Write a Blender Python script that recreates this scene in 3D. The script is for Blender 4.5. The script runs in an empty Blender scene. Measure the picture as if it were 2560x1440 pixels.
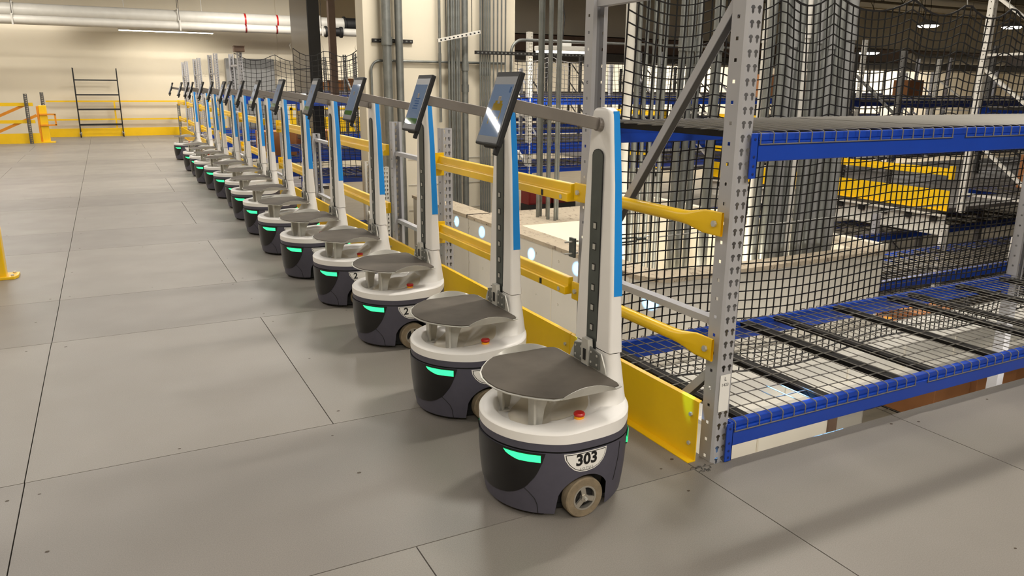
import bpy, bmesh, math, random
from mathutils import Vector, Matrix
random.seed(7)
PI = math.pi
SC = bpy.context.scene
COL = SC.collection

# ------------------------------------------------------------------ camera
def make_camera():
    f, p, r, y = 1910.68, 0.256422, 0.00736823, 0.480670
    fwd = Vector((math.sin(y)*math.cos(p), math.cos(y)*math.cos(p), -math.sin(p)))
    rt = Vector((math.cos(y), -math.sin(y), 0)); up = rt.cross(fwd)
    R = rt*math.cos(r) + up*math.sin(r); U = -rt*math.sin(r) + up*math.cos(r)
    cam = bpy.data.cameras.new('camera'); o = bpy.data.objects.new('camera', cam); COL.objects.link(o)
    m = Matrix((R, U, -fwd)).transposed().to_4x4(); m.translation = Vector((0, 0, 1.514))
    o.matrix_world = m
    cam.sensor_width = 36.0; cam.sensor_fit = 'HORIZONTAL'; cam.lens = f/2560*36.0
    cam.clip_start = 0.05; cam.clip_end = 200
    SC.camera = o
make_camera()

# ------------------------------------------------------------------ world and exposure
vs = SC.view_settings
vs.view_transform = 'Standard'; vs.look = 'None'; vs.gamma = 1.0; vs.use_curve_mapping = False
vs.exposure = 0.0
w = bpy.data.worlds.new('world'); SC.world = w; w.use_nodes = True
w.node_tree.nodes['Background'].inputs[0].default_value = (1.0, 0.91, 0.79, 1)
w.node_tree.nodes['Background'].inputs[1].default_value = 0.30
SC.cycles.use_denoising = True
SC.cycles.max_bounces = 7; SC.cycles.diffuse_bounces = 4; SC.cycles.glossy_bounces = 3
SC.cycles.transparent_max_bounces = 12; SC.cycles.sample_clamp_indirect = 4.0
SC.cycles.caustics_reflective = False; SC.cycles.caustics_refractive = False

# ------------------------------------------------------------------ ceiling strip lamps of the hall, plus added fill lights
def area(name, loc, sx, sy, power, col=(1.0, 0.945, 0.865), rot=(0, 0, 0)):
    L = bpy.data.lights.new(name, 'AREA'); L.shape = 'RECTANGLE'; L.size = sx; L.size_y = sy
    L.energy = power; L.color = col
    o = bpy.data.objects.new(name, L); COL.objects.link(o); o.location = loc; o.rotation_euler = rot
    return o
STRIPS = []          # (x, y, z, power)  ceiling strip lamps over the deck and the aisles
for yy in (-0.5, 4.2, 9.0, 14.0, 19.0, 23.5):
    STRIPS.append((-2.3, yy, 4.6, 30 if yy < 5 else 62)); STRIPS.append((3.9, yy-.6, 4.6, 60 if yy < 1 else 110 if 8 < yy < 10 else 135 if yy < 5 else 165))
for (xx, yy, pw) in ((8.2, 1.5, 45), (8.2, 7.0, 60), (8.4, 13.2, 80), (8.4, 19.0, 90), (14.5, 9.0, 45), (14.5, 18.0, 80)):
    STRIPS.append((xx, yy, 4.6, pw))
for (xx, yy, zz, pw) in STRIPS:
    area('strip_lamp', (xx, yy, zz), 1.3, 0.16, pw*1.2)
for (xx, yy, pw) in ((-1.5, -3.5, 200), (3.0, -2.8, 115), (-3, 7, 55), (5.0, 6.5, 75), (0, 14, 85), (1, 21, 95), (7, 14, 90), (7, 22, 130)):
    area('soft_fill_light', (xx, yy, 5.2), 2.6, 2.6, pw*1.7)  # added overhead fill to lift the general level, no fixture modelled
area('far_wall_fill', (14, 33.5, 4.4), 9, 1.5, 1100)  # this and the next far ones: added fill to brighten the back wall
area('far_wall_fill', (30, 33.5, 4.4), 9, 1.5, 1500)
area('far_wall_fill', (47, 33.5, 4.4), 9, 1.5, 1700)
area('far_wall_fill', (58, 24, 4.4), 1.5, 9, 1200)
area('lower_hall_fill', (7.9, 8.5, -0.2), 1.2, 0.3, 30)  # added fill for the racks below deck level, no fixture there
area('lower_hall_fill', (8.0, 5.6, -0.1), 1.2, 0.3, 12)
area('under_deck_fill', (4.6, 2.75, -0.32), 3.2, 0.2, 26, rot=(math.radians(50), 0, 0))  # added fill for the panels seen through the lower wire deck
area('under_deck_fill', (2.45, 5.9, -0.32), 0.2, 4.5, 17, rot=(0, math.radians(-62), 0))  # added fill for the enclosure's outer face
SPOTS = [((1.80, 7.2, .35), (3.57, 8.28, -.03)), ((1.80, 6.2, .35), (3.57, 7.58, -.04)), ((1.80, 5.3, .35), (3.57, 6.44, -.07)),
         ((1.80, 4.3, .35), (3.57, 5.60, -.04)), ((1.80, 3.2, .35), (3.57, 4.57, -.09))]
def spot(src, dst, power, ang, col=(0.16, 0.48, 1.0)):
    L = bpy.data.lights.new('beacon_light', 'SPOT'); L.energy = power; L.color = col
    L.spot_size = math.radians(ang); L.spot_blend = 0.6; L.shadow_soft_size = 0.01
    o = bpy.data.objects.new('beacon_light', L); COL.objects.link(o); o.location = src
    o.rotation_euler = (Vector(dst)-Vector(src)).to_track_quat('-Z', 'Y').to_euler()

# ------------------------------------------------------------------ helpers
def srgb(r, g, b):
    f = lambda c: (c/255/12.92 if c/255 <= 0.04045 else ((c/255+0.055)/1.055)**2.4)
    return (f(r), f(g), f(b), 1.0)
MATS = {}
def mat(name, rgb, rough=0.5, metal=0.0, var=0.06, scale=6.0, bump=0.0, coat=0.0, emit=None, es=0.0, spec=0.5):
    m = bpy.data.materials.new(name); m.use_nodes = True; nt = m.node_tree; b = nt.nodes['Principled BSDF']
    c = srgb(*rgb)
    if var > 0:
        tc = nt.nodes.new('ShaderNodeTexCoord'); n = nt.nodes.new('ShaderNodeTexNoise')
        n.inputs['Scale'].default_value = scale; n.inputs['Detail'].default_value = 5
        nt.links.new(tc.outputs['Object'], n.inputs['Vector'])
        rp = nt.nodes.new('ShaderNodeValToRGB'); e = rp.color_ramp.elements
        e[0].position = 0.3; e[1].position = 0.7
        e[0].color = (c[0]*(1-var), c[1]*(1-var), c[2]*(1-var), 1)
        e[1].color = (min(1, c[0]*(1+var)), min(1, c[1]*(1+var)), min(1, c[2]*(1+var)), 1)
        nt.links.new(n.outputs['Fac'], rp.inputs['Fac']); nt.links.new(rp.outputs['Color'], b.inputs['Base Color'])
        if bump > 0:
            bp = nt.nodes.new('ShaderNodeBump'); bp.inputs['Strength'].default_value = bump; bp.inputs['Distance'].default_value = 0.01
            nt.links.new(n.outputs['Fac'], bp.inputs['Height']); nt.links.new(bp.outputs['Normal'], b.inputs['Normal'])
    else:
        b.inputs['Base Color'].default_value = c
    b.inputs['Roughness'].default_value = rough; b.inputs['Metallic'].default_value = metal
    b.inputs['Specular IOR Level'].default_value = spec
    if coat: b.inputs['Coat Weight'].default_value = coat
    if emit:
        b.inputs['Emission Color'].default_value = srgb(*emit); b.inputs['Emission Strength'].default_value = es
    MATS[name] = m
    return m
mat('white_plastic', (236, 233, 228), 0.38, var=0.02)
mat('basin_plastic', (214, 205, 186), 0.5, var=0.08, scale=9)
mat('charcoal_plastic', (76, 74, 86), 0.55, var=0.05, scale=30)
mat('black_gloss', (20, 19, 20), 0.30, var=0.2, scale=14)
mat('black', (16, 16, 17), 0.6, var=0.1)
mat('rubber_mat', (82, 75, 66), 0.85, var=0.22, scale=7, bump=0.15)
mat('tread', (128, 114, 92), 0.9, var=0.18, scale=40, bump=0.3)
mat('zinc', (196, 194, 186), 0.42, 0.35, var=0.12, scale=12)
mat('galvanised', (128, 130, 126), 0.42, 0.6, var=0.18, scale=8)
mat('arm_metal', (140, 134, 128), 0.42, 0.7, var=0.08, scale=10)
mat('alloy', (190, 184, 172), 0.35, 0.75, var=0.06)
mat('rail_steel', (92, 97, 94), 0.5, 0.7, var=0.12, scale=10)
mat('sky_blue', (18, 140, 222), 0.4, var=0.02)
mat('rack_grey', (176, 175, 177), 0.45, 0.15, var=0.04)
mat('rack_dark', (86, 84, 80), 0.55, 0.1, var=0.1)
mat('rack_white', (204, 200, 190), 0.5, var=0.05)
mat('beam_blue', (22, 66, 170), 0.33, var=0.05)
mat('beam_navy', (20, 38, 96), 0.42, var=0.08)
mat('yellow', (240, 194, 16), 0.32, var=0.03)
mat('orange', (222, 140, 22), 0.4, var=0.05)
mat('wire', (124, 120, 112), 0.5, 0.25, var=0.05)
mat('wire_dim', (112, 106, 94), 0.6, 0.2, var=0.1)
mat('channel_dark', (44, 42, 40), 0.8, 0.0, var=0.1, spec=0.2)
mat('net_black', (22, 19, 17), 0.8, var=0.1)
mat('wall_paint', (218, 208, 186), 0.7, var=0.025, scale=1.2)
mat('panel_beige', (206, 200, 186), 0.55, var=0.04, scale=2)
mat('block_white', (228, 220, 202), 0.65, var=0.03, scale=3)
mat('cardboard', (164, 110, 66), 0.85, var=0.1, scale=4)
mat('ceiling_dark', (86, 81, 73), 0.8, var=0.1)
mat('joist', (150, 140, 120), 0.6, 0.2, var=0.1)
mat('pipe_white', (206, 202, 192), 0.4, var=0.04)
mat('ground', (128, 118, 100), 0.7, var=0.08, scale=2)
mat('red', (176, 28, 26), 0.35, var=0.05)
mat('dark_red', (112, 22, 22), 0.5, var=0.1)
mat('amber', (232, 160, 30), 0.4, var=0.03)
mat('paper', (236, 234, 228), 0.5, var=0.01)
mat('ink', (12, 12, 12), 0.5, var=0)
mat('screw_dark', (70, 58, 44), 0.6, 0.3, var=0)
mat('brown_steel', (112, 90, 74), 0.6, var=0.1)
mat('cabinet_grey', (132, 132, 130), 0.5, var=0.06)
mat('mirror_screen', (84, 78, 72), 0.14, 0.1, var=0.03)
mat('green_light', (10, 120, 60), 0.3, var=0, emit=(56, 255, 150), es=1.7)
mat('lamp_glow', (255, 250, 235), 0.5, var=0, emit=(255, 246, 226), es=14)
mat('screen', (50, 60, 76), 0.025, var=0.1, scale=5, emit=(128, 144, 166), es=0.42)
mat('screen_yellow', (110, 92, 30), 0.03, var=0.05, emit=(150, 124, 50), es=0.3)
mat('screen_green', (40, 70, 30), 0.03, var=0.3, scale=60, emit=(70, 110, 50), es=0.3)
mat('screen_text', (60, 80, 110), 0.03, var=0, emit=(70, 96, 136), es=0.3)

def dusty():
    m = mat('dusty_top', (176, 162, 140), 0.9, var=0.1, scale=3)
    nt = m.node_tree; b = nt.nodes['Principled BSDF']
    src = b.inputs['Base Color'].links[0].from_socket
    tc = nt.nodes.new('ShaderNodeTexCoord'); n = nt.nodes.new('ShaderNodeTexNoise'); n.inputs['Scale'].default_value = 16
    n.inputs['Detail'].default_value = 8; n.inputs['Roughness'].default_value = .7
    mp = nt.nodes.new('ShaderNodeMapping'); mp.inputs['Scale'].default_value = (1.5, .7, 1)
    nt.links.new(tc.outputs['Object'], mp.inputs['Vector']); nt.links.new(mp.outputs['Vector'], n.inputs['Vector'])
    r = nt.nodes.new('ShaderNodeValToRGB'); r.color_ramp.elements[0].position = .56; r.color_ramp.elements[1].position = .64
    mx = nt.nodes.new('ShaderNodeMix'); mx.data_type = 'RGBA'
    nt.links.new(n.outputs['Fac'], r.inputs['Fac']); nt.links.new(r.outputs['Color'], mx.inputs['Factor'])
    nt.links.new(src, mx.inputs['A']); mx.inputs['B'].default_value = srgb(96, 82, 66)
    nt.links.new(mx.outputs['Result'], b.inputs['Base Color'])
dusty()

def floor_mat(name, rgb):
    m = mat(name, rgb, 0.42, var=0.05, scale=1.3)
    nt = m.node_tree; b = nt.nodes['Principled BSDF']
    src = b.inputs['Base Color'].links[0].from_socket
    tc = nt.nodes.new('ShaderNodeTexCoord')
    n = nt.nodes.new('ShaderNodeTexNoise'); n.inputs['Scale'].default_value = 260; n.inputs['Detail'].default_value = 2
    nt.links.new(tc.outputs['Object'], n.inputs['Vector'])
    r = nt.nodes.new('ShaderNodeMapRange'); r.inputs[1].default_value = .35; r.inputs[2].default_value = .65
    r.inputs[3].default_value = .90; r.inputs[4].default_value = 1.10
    nt.links.new(n.outputs['Fac'], r.inputs[0])
    mu = nt.nodes.new('ShaderNodeVectorMath'); mu.operation = 'SCALE'
    nt.links.new(src, mu.inputs[0]); nt.links.new(r.outputs[0], mu.inputs['Scale'])
    nt.links.new(mu.outputs[0], b.inputs['Base Color'])
    bp = nt.nodes.new('ShaderNodeBump'); bp.inputs['Strength'].default_value = .12; bp.inputs['Distance'].default_value = .002
    nt.links.new(n.outputs['Fac'], bp.inputs['Height']); nt.links.new(bp.outputs['Normal'], b.inputs['Normal'])
    n2 = nt.nodes.new('ShaderNodeTexNoise'); n2.inputs['Scale'].default_value = 3.0
    nt.links.new(tc.outputs['Object'], n2.inputs['Vector'])
    r2 = nt.nodes.new('ShaderNodeMapRange'); r2.inputs[3].default_value = .36; r2.inputs[4].default_value = .52
    nt.links.new(n2.outputs['Fac'], r2.inputs[0]); nt.links.new(r2.outputs[0], b.inputs['Roughness'])
floor_mat('floor_panel', (131, 125, 117)); floor_mat('floor_panel_cool', (124, 118, 111))

class MB:
    def __init__(s): s.v = []; s.f = []; s.m = []; s.mats = []
    def mi(s, name):
        if name not in s.mats: s.mats.append(name)
        return s.mats.index(name)
    def add(s, vs_, fs, mat_):
        n = len(s.v); s.v += [tuple(v) for v in vs_]; k = s.mi(mat_)
        for f in fs: s.f.append([n+i for i in f]); s.m.append(k)
    def box(s, x0, x1, y0, y1, z0, z1, mat_):
        s.add([(x0, y0, z0), (x1, y0, z0), (x1, y1, z0), (x0, y1, z0), (x0, y0, z1), (x1, y0, z1), (x1, y1, z1), (x0, y1, z1)],
              [(0, 3, 2, 1), (4, 5, 6, 7), (0, 1, 5, 4), (1, 2, 6, 5), (2, 3, 7, 6), (3, 0, 4, 7)], mat_); return s
    def bar(s, a, b, w_, h, mat_, up=(0, 0, 1)):          # box beam from a to b, w across, h along up
        a = Vector(a); b = Vector(b); d = (b-a).normalized(); u = Vector(up)
        if abs(d.dot(u)) > .99: u = Vector((0, 1, 0))
        r = d.cross(u).normalized()*w_/2; u2 = r.cross(d).normalized()*h/2
        vv = [p+sx*r+sz*u2 for p in (a, b) for sx, sz in ((-1, -1), (1, -1), (1, 1), (-1, 1))]
        s.add(vv, [(0, 3, 2, 1), (4, 5, 6, 7), (0, 1, 5, 4), (1, 2, 6, 5), (2, 3, 7, 6), (3, 0, 4, 7)], mat_); return s
    def tube(s, pts, r, mat_, n=8, cap=True):
        pts = [Vector(p) for p in pts]; rr = r if isinstance(r, (list, tuple)) else [r]*len(pts)
        ref = None; vv = []
        for i, p in enumerate(pts):
            d = (pts[min(i+1, len(pts)-1)]-pts[max(i-1, 0)]).normalized()
            if ref is None:
                ref = Vector((0, 0, 1)) if abs(d.z) < .9 else Vector((1, 0, 0))
            a = (ref-d*ref.dot(d)).normalized(); ref = a; b = d.cross(a)
            for k in range(n):
                t = 2*PI*(k+.5)/n; vv.append(p+(a*math.cos(t)+b*math.sin(t))*rr[i])
        fs = [(i*n+k, i*n+(k+1) % n, (i+1)*n+(k+1) % n, (i+1)*n+k) for i in range(len(pts)-1) for k in range(n)]
        if cap: fs += [tuple(range(n-1, -1, -1)), tuple(range((len(pts)-1)*n, len(pts)*n))]
        s.add(vv, fs, mat_); return s
    def prism(s, poly, a, b, mat_, axis='z'):            # poly of 2D points extruded along an axis
        n = len(poly)
        P = {'z': lambda p, t: (p[0], p[1], t), 'x': lambda p, t: (t, p[0], p[1]), 'y': lambda p, t: (p[0], t, p[1])}[axis]
        vv = [P(p, a) for p in poly]+[P(p, b) for p in poly]
        s.add(vv, [tuple(range(n-1, -1, -1)), tuple(range(n, 2*n))]+[(i, (i+1) % n, n+(i+1) % n, n+i) for i in range(n)], mat_); return s
    def grid(s, P, nu, nv, mat_, closed=False):
        vv = [P(i, j) for i in range(nu) for j in range(nv)]
        fs = [(i*nv+j, ((i+1) % nu)*nv+j, ((i+1) % nu)*nv+j+1, i*nv+j+1) for i in range(nu if closed else nu-1) for j in range(nv-1)]
        s.add(vv, fs, mat_); return s
    def hole_cell(s, c0, c1, hc, rad, T, mat_, n=16):    # flat cell (2D) with a hole; T maps 2D to 3D
        c0, c1 = (min(c0[0], c1[0]), min(c0[1], c1[1])), (max(c0[0], c1[0]), max(c0[1], c1[1]))
        angs = [2*PI*k/n for k in range(n)]
        for cx, cy in ((c0[0], c0[1]), (c1[0], c0[1]), (c1[0], c1[1]), (c0[0], c1[1])):
            angs.append(math.atan2(cy-hc[1], cx-hc[0]) % (2*PI))
        angs = sorted(set(round(a, 5) for a in angs)); N = len(angs); vo = []; vi = []
        for a in angs:
            dx, dy = math.cos(a), math.sin(a); t = 1e9
            if dx > 1e-6: t = min(t, (c1[0]-hc[0])/dx)
            if dx < -1e-6: t = min(t, (c0[0]-hc[0])/dx)
            if dy > 1e-6: t = min(t, (c1[1]-hc[1])/dy)
            if dy < -1e-6: t = min(t, (c0[1]-hc[1])/dy)
            vo.append(T(hc[0]+dx*t, hc[1]+dy*t)); r = rad(a); vi.append(T(hc[0]+dx*r, hc[1]+dy*r))
        s.add(vo+vi, [(k, (k+1) % N, N+(k+1) % N, N+k) for k in range(N)], mat_)
    def build(s, name, parent=None, smooth=False, bevel=0, **kw):
        me = bpy.data.meshes.new(name); me.from_pydata(s.v, [], s.f)
        for n_ in s.mats: me.materials.append(MATS[n_])
        me.polygons.foreach_set('material_index', s.m)
        bm = bmesh.new(); bm.from_mesh(me)
        if kw.get('weld', False): bmesh.ops.remove_doubles(bm, verts=bm.verts, dist=1e-5)
        bmesh.ops.recalc_face_normals(bm, faces=bm.faces); bm.to_mesh(me); bm.free()
        o = bpy.data.objects.new(name, me); COL.objects.link(o)
        if parent: o.parent = parent
        if bevel:
            md = o.modifiers.new('bevel', 'BEVEL'); md.width = bevel; md.segments = 2; md.limit_method = 'ANGLE'; md.angle_limit = .7
        if smooth:
            me.polygons.foreach_set('use_smooth', [True]*len(me.polygons))
            me.set_sharp_from_angle(angle=math.radians(38))
        me.update()
        return o
def tag(o, label, cat, group=None, kind=None):
    if label: o['label'] = label
    if cat: o['category'] = cat
    if group: o['group'] = group
    if kind: o['kind'] = kind
    return o
def thing(name, label, cat, loc=(0, 0, 0), rz=0, group=None):
    o = bpy.data.objects.new(name, None); COL.objects.link(o); o.location = loc; o.rotation_euler = (0, 0, rz)
    o.empty_display_size = .1
    return tag(o, label, cat, group)
def struct(o): o['kind'] = 'structure'; return o
def copy_tree(o, parent=None):
    c = o.copy(); COL.objects.link(c)
    if parent: c.parent = parent
    for ch in list(o.children): copy_tree(ch, c)
    return c
ORD = ['nearest', 'second', 'third', 'fourth', 'fifth', 'sixth', 'seventh', 'eighth', 'ninth', 'tenth', 'eleventh', 'twelfth', 'thirteenth', 'fourteenth', 'last']

# ------------------------------------------------------------------ deck (floor) of fitted panels
def build_floor():
    m = MB(); G = .0022; T = -.03
    def panel(x0, x1, y0, y1, mt):
        m.box(x0+G, x1-G, y0+G, y1-G, T, 0, mt)
    rows = [(-6.5, -3.9, 0), (-3.9, -2.8, 1), (-2.8, -.9, 0), (-.9, .28, 1), (.28, 2.182, 2), (2.182, 3.277, 1), (3.277, 5.172, 0), (5.172, 6.237, 1),
            (6.237, 8.15, 0), (8.15, 9.23, 1), (9.23, 11.12, 0), (11.12, 12.2, 1), (12.2, 14.1, 0), (14.1, 15.2, 1), (15.2, 17.1, 0), (17.1, 18.15, 1),
            (18.15, 20.05, 0), (20.05, 21.1, 1), (21.1, 23.0, 0), (23.0, 24.05, 1), (24.05, 26.8, 0)]
    for y0, y1, k in rows:
        right = 9.0 if y1 <= 2.183 else 2.10
        if k == 1: xs = [-6.5, -5.32, -2.88, -.44, 2.0 if right < 3 else 1.99, 4.42, 6.86, 9.0]
        elif k == 2: xs = [-6.5, -5.34, -4.12, -2.9, -1.68, -.466, .777, 1.99, 3.205, 4.42, 5.64, 6.86, 9.0]
        else: xs = [-6.5, -5.32, -4.1, -2.88, -1.66, -.442, .78, 2.0, 3.21, 4.43, 5.65, 6.87, 9.0]
        xs = [x for x in xs if x < right-.02]+[right]
        for a, b in zip(xs, xs[1:]):
            panel(a, b, y0, y1, 'floor_panel_cool' if k == 1 else 'floor_panel')
            for sx in (a+.09, (a+b)/2, b-.09):                       # screw heads
                for sy in (y0+.09, (y0+y1)/2, y1-.09):
                    if random.random() < .62 and -2.5 < sx < 5 and sy > .3 and sy < 14:
                        c = (sx+random.uniform(-.05, .05), sy+random.uniform(-.05, .05)); r = random.uniform(.0045, .0075)
                        m.add([(c[0]+r*1.3*math.cos(t*PI/3), c[1]+r*math.sin(t*PI/3), .0006) for t in range(6)], [tuple(range(6))], 'screw_dark')
    m.box(-6.5, 2.09, -6.5, 26.8, -.09, T-.001, 'screw_dark'); m.box(2.09, 9.0, -6.5, 2.17, -.09, T-.001, 'screw_dark')
    struct(m.build('floor'))
    e = MB(); e.box(2.06, 2.09, 2.19, 26.8, -.30, -.092, 'channel_dark'); e.box(2.09, 9.0, 2.12, 2.17, -.30, -.092, 'channel_dark')
    struct(e.build('trim_1'))
build_floor()

# ------------------------------------------------------------------ hall shell
def wall(name, x0, x1, y0, y1, z0, z1, mt='wall_paint'):
    m = MB(); m.box(x0, x1, y0, y1, z0, z1, mt); return struct(m.build(name))
wall('wall_back', -7, 5.25, 26.8, 27.1, -3, 6.5)
wall('wall_pilaster', 5.25, 6.0, 26.78, 27.1, -3, 6.5)
wall('wall_left', -7.2, -7, -7, 27, -3, 6.5)
wall('wall_front', -7, 48, -7.2, -7, -3, 6.5)
wall('wall_far', 6, 62, 37.0, 37.3, -3, 6.5)
wall('wall_right', 62, 62.2, -7, 37.3, -3, 6.5)
def build_lower_floor():
    m = MB(); m.box(-7, 62, -7, 37, -3.1, -3, 'ground'); struct(m.build('floor_lower'))
build_lower_floor()
def build_ceiling():
    m = MB(); m.box(-7, 62, -7, 37.3, 6.5, 6.6, 'ceiling_dark'); struct(m.build('ceiling'))
    b = MB()
    for i, y in enumerate([1.5+2.6*k for k in range(14)]):            # open web joists
        for z in (5.35, 6.2): b.bar((2.3, y, z), (60, y, z), .09, .07, 'joist')
        x = 2.4
        while x < 34:
            b.bar((x, y, 5.38), (x+.7, y, 6.18), .03, .03, 'joist'); b.bar((x+.7, y, 6.18), (x+1.4, y, 5.38), .03, .03, 'joist'); x += 1.4
    struct(b.build('ceiling_joists'))
    s = MB()
    s.box(10.5, 62, 27.4, 30, 3.55, 5.3, 'wall_paint'); s.box(10.5, 62, 27.2, 29.8, 2.9, 3.5, 'brown_steel'); s.box(10.5, 62, 27.0, 29.6, 2.55, 2.86, 'ceiling_dark')
    struct(s.build('trim_2'))
build_ceiling()

# ------------------------------------------------------------------ tray robot
def sm(a, b, x):
    t = max(0, min(1, (x-a)/(b-a))); return t*t*(3-2*t)
def plan_r(phi):                       # phi in degrees, 0 = front (-X), +90 = camera side (-Y)
    p = abs((phi+180) % 360-180); c = abs(math.cos(math.radians(p))); s = abs(math.sin(math.radians(p)))
    if p <= 90:
        n = 2+.35*sm(55, 90, p)
        return 1/((c/.27)**n+(s/.27)**n)**(1/n)
    n = 2.75
    return 1/((c/.27)**n+(s/.27)**n)**(1/n)
def body(phi, z, off=0.0, k=1.0):
    sc = 1-.085*(max(0, (.27-z)/.26))**2.0
    r = (plan_r(phi)*sc+off)*k; t = math.radians(phi)
    return (-r*math.cos(t), -r*math.sin(t), z)
def arch_z(phi):                       # lower edge of the side shell, raised over the wheel
    x, y, _ = body(phi, .08)
    z = .022
    if abs(x) < .105 and abs(y) > .15:
        z = max(z, .068+math.sqrt(max(0, .105**2-x*x))) if abs(x) < .103 else z
    if x > .103: z = .022+.02*sm(.1, .2, x)
    return z
def mast_sec(z):
    T = [(.345, .185, .10, .262), (.37, .172, .125, .261), (.40, .158, .145, .258), (.44, .145, .17, .253), (.50, .131, .18, .247), (.56, .122, .18, .242),
         (.78, .113, .183, .236), (1.18, .088, .186, .232), (1.40, .064, .187, .23), (1.425, .06, .188, .229)]
    for a, b in zip(T, T[1:]):
        if z <= b[0]:
            t = (z-a[0])/(b[0]-a[0]); return [a[i]+(b[i]-a[i])*t for i in (1, 2, 3)]
    return list(T[-1][1:])
def rrect(hy, x0, x1, r, n=4):
    r = min(r, (x1-x0)*.49, hy*.9); out = []
    for cx, cy, a0 in ((x1-r, hy-r, 0), (x0+r, hy-r, 90), (x0+r, -hy+r, 180), (x1-r, -hy+r, 270)):
        for k in range(n+1):
            a = math.radians(a0+90*k/n); out.append((cx+r*math.cos(a), cy+r*math.sin(a)))
    return out

def make_robot():
    root = thing('tray_robot', 'x', 'robot')
    # lower shell with wheel arches
    m = MB(); N = 144; zs = [0, .04, .10, .2, .35, .55, .8, 1.0]
    def P(i, j):
        phi = i*360/N; zb = arch_z(phi); z = zb+(.272-zb)*zs[j]; return body(phi, z)
    m.grid(P, N, len(zs), 'charcoal_plastic', closed=True)
    m.grid(lambda i, j: body(i*360/N, [.272, .2715, .2765, .278][j], [0, -.006, -.006, 0][j]), N, 4, 'black', closed=True)   # seam
    m.grid(lambda i, j: body(i*360/N, [.278, .306+.03*sm(115, 150, abs((i*360/N+180) % 360-180)), .306+.03*sm(115, 150, abs((i*360/N+180) % 360-180))][j], [0, 0, -.03][j]), N, 3, 'charcoal_plastic', closed=True)
    m.build('lower_shell', root, smooth=True)
    c = MB(); c.prism([(.19*math.cos(t*PI/12)*1.15, .185*math.sin(t*PI/12)) for t in range(24)], .012, .27, 'black')
    c.prism([(-.24*math.cos(t*PI/16), .235*math.sin(t*PI/16)*(.8 if abs(math.cos(t*PI/16)) < .5 else 1)) for t in range(32)], .012, .03, 'black')
    c.build('chassis', root)
    # front panel
    for name, a0, a1, zl, mt, off in (('front_panel', -57, 57, None, 'black_gloss', .003),):
        pts = [(0, .074), (12, .077), (24, .086), (32, .10), (37, .114), (42.4, .134), (50, .182), (54, .225), (57, .27)]
        def zlow(p):
            p = abs(p)
            for u, v in zip(pts, pts[1:]):
                if p <= v[0]: return u[1]+(v[1]-u[1])*(p-u[0])/(v[0]-u[0])
            return .27
        p = MB(); nu = 58; nv = 8
        p.grid(lambda i, j: body(-57+114*i/(nu-1), zlow(-57+114*i/(nu-1))+(.2705-zlow(-57+114*i/(nu-1)))*j/(nv-1), .0035), nu, nv, mt)
        p.grid(lambda i, j: body(-57+114*i/(nu-1), zlow(-57+114*i/(nu-1)), [.0035, -.004][j]), nu, 2, mt)
        p.build(name, root, smooth=True)
    # hairline joints below the panel
    for s in (1, -1):
        j = MB(); pth = [(40, .124), (44, .108), (48.5, .085), (50.5, .062), (51, .04), (51.3, .022)]
        j.tube([body(s*a, z, .0005) for a, z in pth], .0016, 'black', n=5); j.build('shell_joint', root)
        j = MB(); j.tube([body(s*a, z, .0005) for a, z in [(122, .262), (121, .2), (119, .14), (118, .11)]], .0014, 'black', n=5); j.build('shell_joint', root)
    # lights: swept front pair, slim rear pair
    def lens(a0, a1, zt, zb, tip, s):
        p = MB(); nu = 16
        def lo(t): return zt-(zt-zb)*min(1, (max(0, t)/.42))**.55 if tip else zb
        for off0, off1, mt, gz, ga in ((.0042, .0042, 'black', .004, 1.2), (.0062, .0062, 'green_light', 0, 0)):
            p.grid(lambda i, j: body(s*((a0-ga)+(a1-a0+2*ga)*i/(nu-1)), (lambda t: (lo(t)-gz)+(zt+gz-(lo(t)-gz))*j/3)(i/(nu-1)), off1), nu, 4, mt)
            p.grid(lambda i, j: body(s*((a0-ga)+(a1-a0+2*ga)*i/(nu-1)), lo(i/(nu-1))-gz, [off1, -.002][j]), nu, 2, mt)
        p.build('status_light', root, smooth=True)
    for s in (1, -1):
        lens(23 if s > 0 else 36, 53.5 if s > 0 else 62, .2635, .236, True, s); lens(136, 152, .268, .228, False, s)
    # white top shell: rim, recessed basin, rising to the mast foot
    t = MB(); N = 120
    ring = [(1.0, 'b0'), (1.0, 'b1'), (1.0, 'r0'), (.985, 'r1'), (.955, 'r2'), (.82, 'r2'), (.795, 'r3'), (.73, 'f0'), (.6, 'f1'), (.3, 'f1'), (.0, 'f1')]
    def TP(i, jx):
        phi = i*360/N; p = abs((phi+180) % 360-180); k, kind = ring[jx]
        lowz = .306+.034*sm(118, 150, p); rim = .349+.012*sm(60, 110, p)+.035*sm(120, 180, p)
        depth = (.052*(1-.72*sm(38, 66, p))*(1-sm(120, 165, p)))
        z = {'b0': lowz, 'b1': lowz, 'r0': rim-.010, 'r1': rim-.003, 'r2': rim, 'r3': rim-.004*(1-sm(100, 150, p)), 'f0': rim-depth*.8, 'f1': rim-depth}[kind]
        if kind in ('f1',):
            z = (rim-depth)*k/.6+(.308)*(1-k/.6) if k < .6 else rim-depth
        off = -.012 if kind == 'b0' else (.0015 if kind in ('b1', 'r0') else 0)
        x, y, _ = body(phi, .3, off); kk = k
        if kind not in ('b0', 'b1', 'r0', 'r1') and p > 30: kk = k*(1-.16*sm(38, 62, p)*(1-sm(150, 180, p)))if k < .9 else k
        return (x*kk, y*kk, z)
    t.grid(TP, N, len(ring), 'white_plastic', closed=True)
    zz = [.345, .37, .40, .44, .50, .552]
    secs = [rrect(mast_sec(z)[0], mast_sec(z)[1], mast_sec(z)[2], .03+.075*(1-sm(.345, .47, z))) for z in zz]; n = len(secs[0])
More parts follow.
